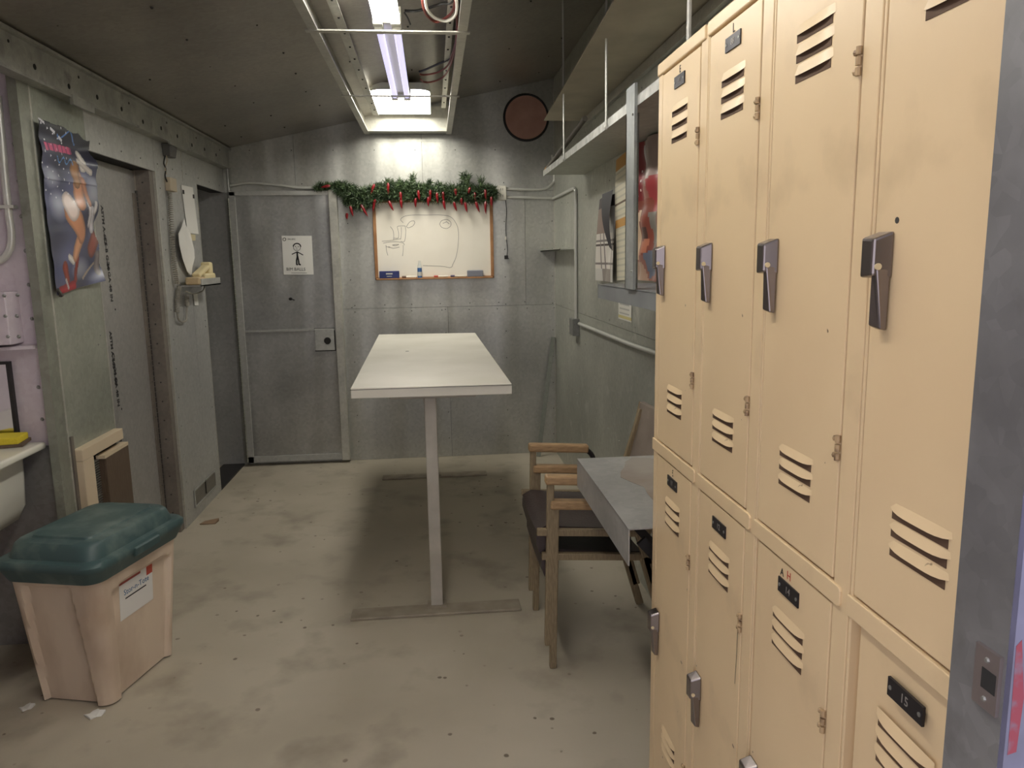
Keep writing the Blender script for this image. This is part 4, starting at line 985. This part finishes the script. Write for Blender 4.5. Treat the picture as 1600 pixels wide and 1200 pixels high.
# phone on its bracket shelf
t = thing('wall_phone', onX(300, 446, XL+.02), 'cream telephone with coiled cord on a small grey wall shelf', 'phone')
pb = Vector(onX(283, 447, XL)); pe = Vector(onX(322, 437, XL))
MB().box(XL-.001, XL+.12, pb.y+.0, pe.y-.1, 1.415, 1.423).build('shelf_plate', WALLL, t)
MB().box(XL+.112, XL+.12, pb.y+.0, pe.y-.1, 1.415, 1.46).box(XL-.001, XL+.12, pe.y-.108, pe.y-.1, 1.415, 1.46).build('shelf_lip', WALLL, t)
hs = MB(); y_ = pb.y+.06
MB().box(XL+.03, XL+.115, pb.y-.02, pb.y+.12, 1.425, 1.47).build('handset_end', mat('tan_plastic', srgb(206, 182, 142), .45), t, bevel=.01)
MB().box(XL+.02, XL+.10, pb.y+.16, pe.y-.13, 1.424, 1.49).build('phone_base', CREAM, t, bevel=.01)
MB().bar((XL+.06, pb.y+.10, 1.475), (XL+.06, pe.y-.16, 1.54), .05, .03).build('handset', CREAM, t, bevel=.01)
MB().box(XL+.03, XL+.09, pe.y-.21, pe.y-.14, 1.47, 1.56).build('handset_end', CREAM, t, bevel=.012)
def coil(pts, R=.012, turns=40, r=.0028):
    c = smooth_path(pts, 12); out = []
    n = turns*8
    for i in range(n+1):
        f_ = i/n*(len(c)-1); k = min(int(f_), len(c)-2); p = c[k].lerp(c[k+1], f_-k); d = (c[k+1]-c[k]).normalized()
        a_ = d.cross(Vector((1, 0, 0))).normalized(); b_ = d.cross(a_)
        an = 2*math.pi*turns*i/n
        out.append(p+a_*R*math.cos(an)+b_*R*math.sin(an))
    return MB().tube(out, r, 5)
CG = mat('cord_grey', srgb(150, 146, 134), .5)
coil([onX(265, 300, XL+.016), onX(267, 330, XL+.016), onX(269, 370, XL+.016), onX(272, 410, XL+.016), onX(277, 444, XL+.02)], turns=44).build('coiled_cord', CG, t, smooth=True)
coil([onX(280, 448, XL+.02), onX(277, 465, XL+.016), onX(277, 488, XL+.016)], turns=22).build('coiled_cord', CG, t, smooth=True)
coil([onX(292, 460, XL+.016), onX(292, 478, XL+.016)], turns=14).build('coiled_cord', CG, t, smooth=True)
MB().tube(smooth_path([onX(277, 488, XL+.016), onX(279, 499, XL+.016), onX(285, 503, XL+.016), onX(291, 499, XL+.016), onX(292, 478, XL+.016)], 6), .006, 6).build('cord_loop', CG, t, smooth=True)
MB().tube(smooth_path([onX(290, 455, XL+.05), onX(302, 459, XL+.06), onX(316, 455, XL+.06), onX(320, 446, XL+.05)], 6), .004, 6).build('cord_loop', CG, t, smooth=True)

# ================================================================== WASH ALCOVE
t = thing('wash_basin', (-1.8, 2.75, .6), 'white ceramic wash basin in the alcove beside the bin', 'sink')
zr = .86
MB().box(XA-.001, -1.555, 2.2, YA-.01, zr-.028, zr).build('rim', CERAM, t, bevel=.01, seg=3)
rings = []
def rrect(x0, x1, y0, y1, z, r, n=5):
    out = []
    for cx_, cy_, a0 in ((x1-r, y0+r, -90), (x1-r, y1-r, 0), (x0+r, y1-r, 90), (x0+r, y0+r, 180)):
        for q in range(n):
            a = math.radians(a0+q*90/(n-1)); out.append((cx_+r*math.cos(a), cy_+r*math.sin(a), z))
    return out
for z, k in ((zr-.027, 0), (.72, .005), (.62, .015), (.57, .05), (.545, .12)):
    rings.append(rrect(XA+.02+k, -1.62-k*.6, 2.25+k, 3.12-k*.4, z, .05))
MB().loft(rings).build('bowl', CERAM, t, smooth=True)
t = thing('sponge', (-1.7, 3.08, zr), 'yellow sponge with brown scouring side on the wash basin rim', 'sponge')
MB().hexa([(-1.74, 3.02, zr+.002), (-1.60, 3.05, zr+.002), (-1.60, 3.12, zr+.012), (-1.74, 3.10, zr+.012), (-1.74, 3.02, zr+.014), (-1.60, 3.05, zr+.014), (-1.60, 3.12, zr+.024), (-1.74, 3.10, zr+.024)]).build('scourer', BROWNSP, t)
MB().hexa([(-1.735, 3.02, zr+.013), (-1.61, 3.045, zr+.013), (-1.605, 3.115, zr+.022), (-1.735, 3.10, zr+.022), (-1.735, 3.02, zr+.042), (-1.61, 3.045, zr+.04), (-1.605, 3.115, zr+.048), (-1.735, 3.10, zr+.05)]).build('foam', YELLOW, t, bevel=.005)
conduit([onY(-4, 150, YA-.02), onY(3, 220, YA-.02), onY(8, 280, YA-.02), onY(14, 335, YA-.02), onY(18, 368, YA-.02), onY(15, 390, YA-.02), onY(6, 403, YA-.02), onY(-8, 411, YA-.02)], 'grey conduit hooking down the pale alcove wall', .014)
q = Vector(onY(14, 324, YA)); cl_ = MB().box(q.x-.06, q.x+.035, YA-.038, YA-.002, q.z-.006, q.z+.006).build('pipe_strap', CONDUIT, None); tag(cl_, 'small strap holding the alcove conduit to the wall', 'strap')
t = thing('towel_dispenser', (-1.75, YA-.05, 1.2), 'riveted metal dispenser box with drip lip on the alcove wall', 'dispenser')
a, b = onY(-6, 456, YA-.03), onY(38, 540, YA-.03)
MB().box(-1.98, b[0]-.012, YA-.10, YA+.001, b[2]+.01, a[2]).build('case', ALU, t, bevel=.004)
MB().hexa([(-1.98, YA-.14, b[2]-.015), (b[0]+.04, YA-.05, b[2]-.012), (b[0]+.05, YA+.001, b[2]-.01), (-1.98, YA+.001, b[2]-.015), (-1.98, YA-.14, b[2]-.005), (b[0]+.04, YA-.05, b[2]+.0), (b[0]+.05, YA+.001, b[2]+.004), (-1.98, YA+.001, b[2])]).build('drip_lip', ALU, t)
screws(t, [onY(x, y, YA-.1) for x, y in ((6, 462), (27, 461), (8, 494), (26, 494), (12, 526), (29, 526))], (0, -1, 0), .008, SCREWM, 'rivets')
t = thing('mirror', (-1.8, YA-.02, .9), 'small dark-edged mirror above the wash basin', 'mirror')
a, b = onY(-10, 566, YA-.02), onY(16, 688, YA-.02)
MB().box(-2.0, a[0]+.055, YA-.022, YA+.001, .875, 1.185).build('mirror_edge', BLACKST, t)
MB().box(-1.99, a[0]+.045, YA-.025, YA-.021, .885, 1.175).build('mirror_glass', MIRR, t)

# ================================================================== BIN
th0 = math.radians(-15); U = Vector((math.cos(th0), math.sin(th0), 0)); Vv = Vector((-math.sin(th0), math.cos(th0), 0))
bc = Vector((-1.272, 2.84, 0))
def BP(u, v, z): return bc+U*u+Vv*v+Vector((0, 0, z))
t = thing('storage_bin', tuple(bc), 'dirty beige plastic storage bin with dark green lid', 'bin')
def ring_uv(hw, hd, r, n=6, ns=40):
    out = []
    cs_ = [(hw-r, -hd+r, -90), (hw-r, hd-r, 0), (-hw+r, hd-r, 90), (-hw+r, -hd+r, 180)]
    for k in range(4):
        cx_, cy_, a0 = cs_[k]; nx_, ny_, b0 = cs_[(k+1) % 4]
        arc = [(cx_+r*math.cos(math.radians(a0+90*q/n)), cy_+r*math.sin(math.radians(a0+90*q/n))) for q in range(n+1)]
        out += arc
        e = arc[-1]; s2 = (nx_+r*math.cos(math.radians(b0)), ny_+r*math.sin(math.radians(b0)))
        for q in range(1, ns): out.append((e[0]+(s2[0]-e[0])*q/ns, e[1]+(s2[1]-e[1])*q/ns))
    return out
def sstep(a, b, x):
    x = max(0, min(1, (x-a)/(b-a))); return x*x*(3-2*x)
rings = []; NZ = 44; ZR = .505
for k in range(NZ+1):
    f_ = k/NZ; z = .006+f_*ZR
    hw, hd = .145+.03*f_, .198+.045*f_
    rg = []
    for (u, v_) in ring_uv(hw, hd, .045):
        un, vn = u/hw, v_/hd; off = Vector((0, 0, 0))
        if vn < -.97 and abs(un) < .9:      # front: tapering recess
            m_ = sstep(-.86+.20*f_, -.80+.20*f_, un)*sstep(.66-.27*f_, .60-.27*f_, un)*sstep(.92, .88, f_)
            off = Vv*.024*m_
        if un > .97 and abs(vn) < .95:
            m_ = sstep(.74, .68, abs(vn-.06))*sstep(.86-.10*max(0, abs(vn-.06)-.45), .83-.10*max(0, abs(vn-.06)-.45), f_)
            off = -U*.02*m_
        rg.append(BP(u, v_, z)+off)
    rings.append(rg)
MB().loft(rings).build('body', BINB, t, smooth=True)
L0 = [(.172, .240, .500, .05), (.182, .252, .484, .055), (.200, .272, .527, .06), (.204, .277, .535, .06), (.204, .277, .550, .06), (.197, .269, .560, .06), (.176, .244, .563, .055), (.164, .230, .606, .06), (.156, .221, .615, .06), (.118, .178, .617, .02), (.114, .174, .624, .02), (.02, .05, .625, .01)]
rings = [[BP(u, v_, z) for u, v_ in ring_uv(a, b, r, 6, 10)] for a, b, z, r in L0]
ld = MB().loft(rings).build('lid', BINL, t, smooth=True)
MB().hexa([BP(.198, -.07, .515), BP(.212, -.07, .520), BP(.212, .07, .520), BP(.198, .07, .515), BP(.198, -.07, .553), BP(.212, -.07, .548), BP(.212, .07, .548), BP(.198, .07, .553)]).build('latch', BINL, ld, bevel=.003)
def side(v_, z, o=.001):      # on the recessed right face
    f_ = (z-.006)/ZR; return BP(.145+.03*f_-.02+o, v_, z)
lb = MB().loft([[side(-.10, .28), side(.09, .28), side(.09, .43), side(-.10, .43)], [side(-.10, .28, .002), side(.09, .28, .002), side(.09, .43, .002), side(-.10, .43, .002)]]).build('label_sheet', PAPER, t)
nrm = U
text('label_print', 'Stor-n-Tote', .030, mat('label_blue', srgb(60, 110, 150), .6), lb, side(-.005, .378, .0028), Vv, (0, 0, 1))
MB().loft([[side(-.07, .352, .0022), side(.05, .352, .0022), side(.05, .357, .0022), side(-.07, .357, .0022)], [side(-.07, .352, .0026), side(.05, .352, .0026), side(.05, .357, .0026), side(-.07, .357, .0026)]]).build('label_print', INK, lb)
MB().loft([[side(-.10, .415, .0022), side(.02, .415, .0022), side(.02, .43, .0022), side(-.10, .43, .0022)], [side(-.10, .415, .0026), side(.02, .415, .0026), side(.02, .43, .0026), side(-.10, .43, .0026)]]).build('label_print', mat('label_maroon', srgb(150, 72, 64), .6), lb)
MB().loft([[side(.055, .39, .0022), side(.09, .39, .0022), side(.09, .43, .0022), side(.055, .43, .0022)], [side(.055, .39, .0026), side(.09, .39, .0026), side(.09, .43, .0026), side(.055, .43, .0026)]]).build('label_print', mat('label_red', srgb(190, 84, 66), .6), lb)

# ================================================================== SMALL THINGS ON THE FLOOR
def scrap(x, y, rx, ry, m, label, name='paper_scrap', cat='scrap'):
    c = onZ(x, y, 0); P = []
    for k in range(12):
        a = 2*math.pi*k/12; r_ = 1+.25*math.sin(2.3*k)
        P.append((c[0]+rx*math.cos(a)*r_, c[1]+ry*math.sin(a)*r_, .001))
    tag(MB().loft([P, [(p[0], p[1], .005+.004*math.sin(i)) for i, p in enumerate(P)]]).build(name, m, None), label, cat)
scrap(148, 1117, .030, .026, PAPER, 'torn white paper scrap under the front corner of the bin')
scrap(42, 1106, .022, .022, PAPER, 'crumpled white scrap at the other front corner of the bin')
lc = onZ(327, 818, 0)
tag(MB().hexa([(lc[0]-.05, lc[1]-.02, .002), (lc[0]+.04, lc[1]-.015, .001), (lc[0]+.05, lc[1]+.03, .004), (lc[0]-.03, lc[1]+.02, .002), (lc[0]-.05, lc[1]-.02, .008), (lc[0]+.04, lc[1]-.015, .004), (lc[0]+.05, lc[1]+.03, .022), (lc[0]-.03, lc[1]+.02, .012)]).build('dry_leaf', mat('dry_leaf_brown', srgb(132, 108, 84), .7), None), 'dry curled brown leaf on the floor near the low vent', 'leaf')
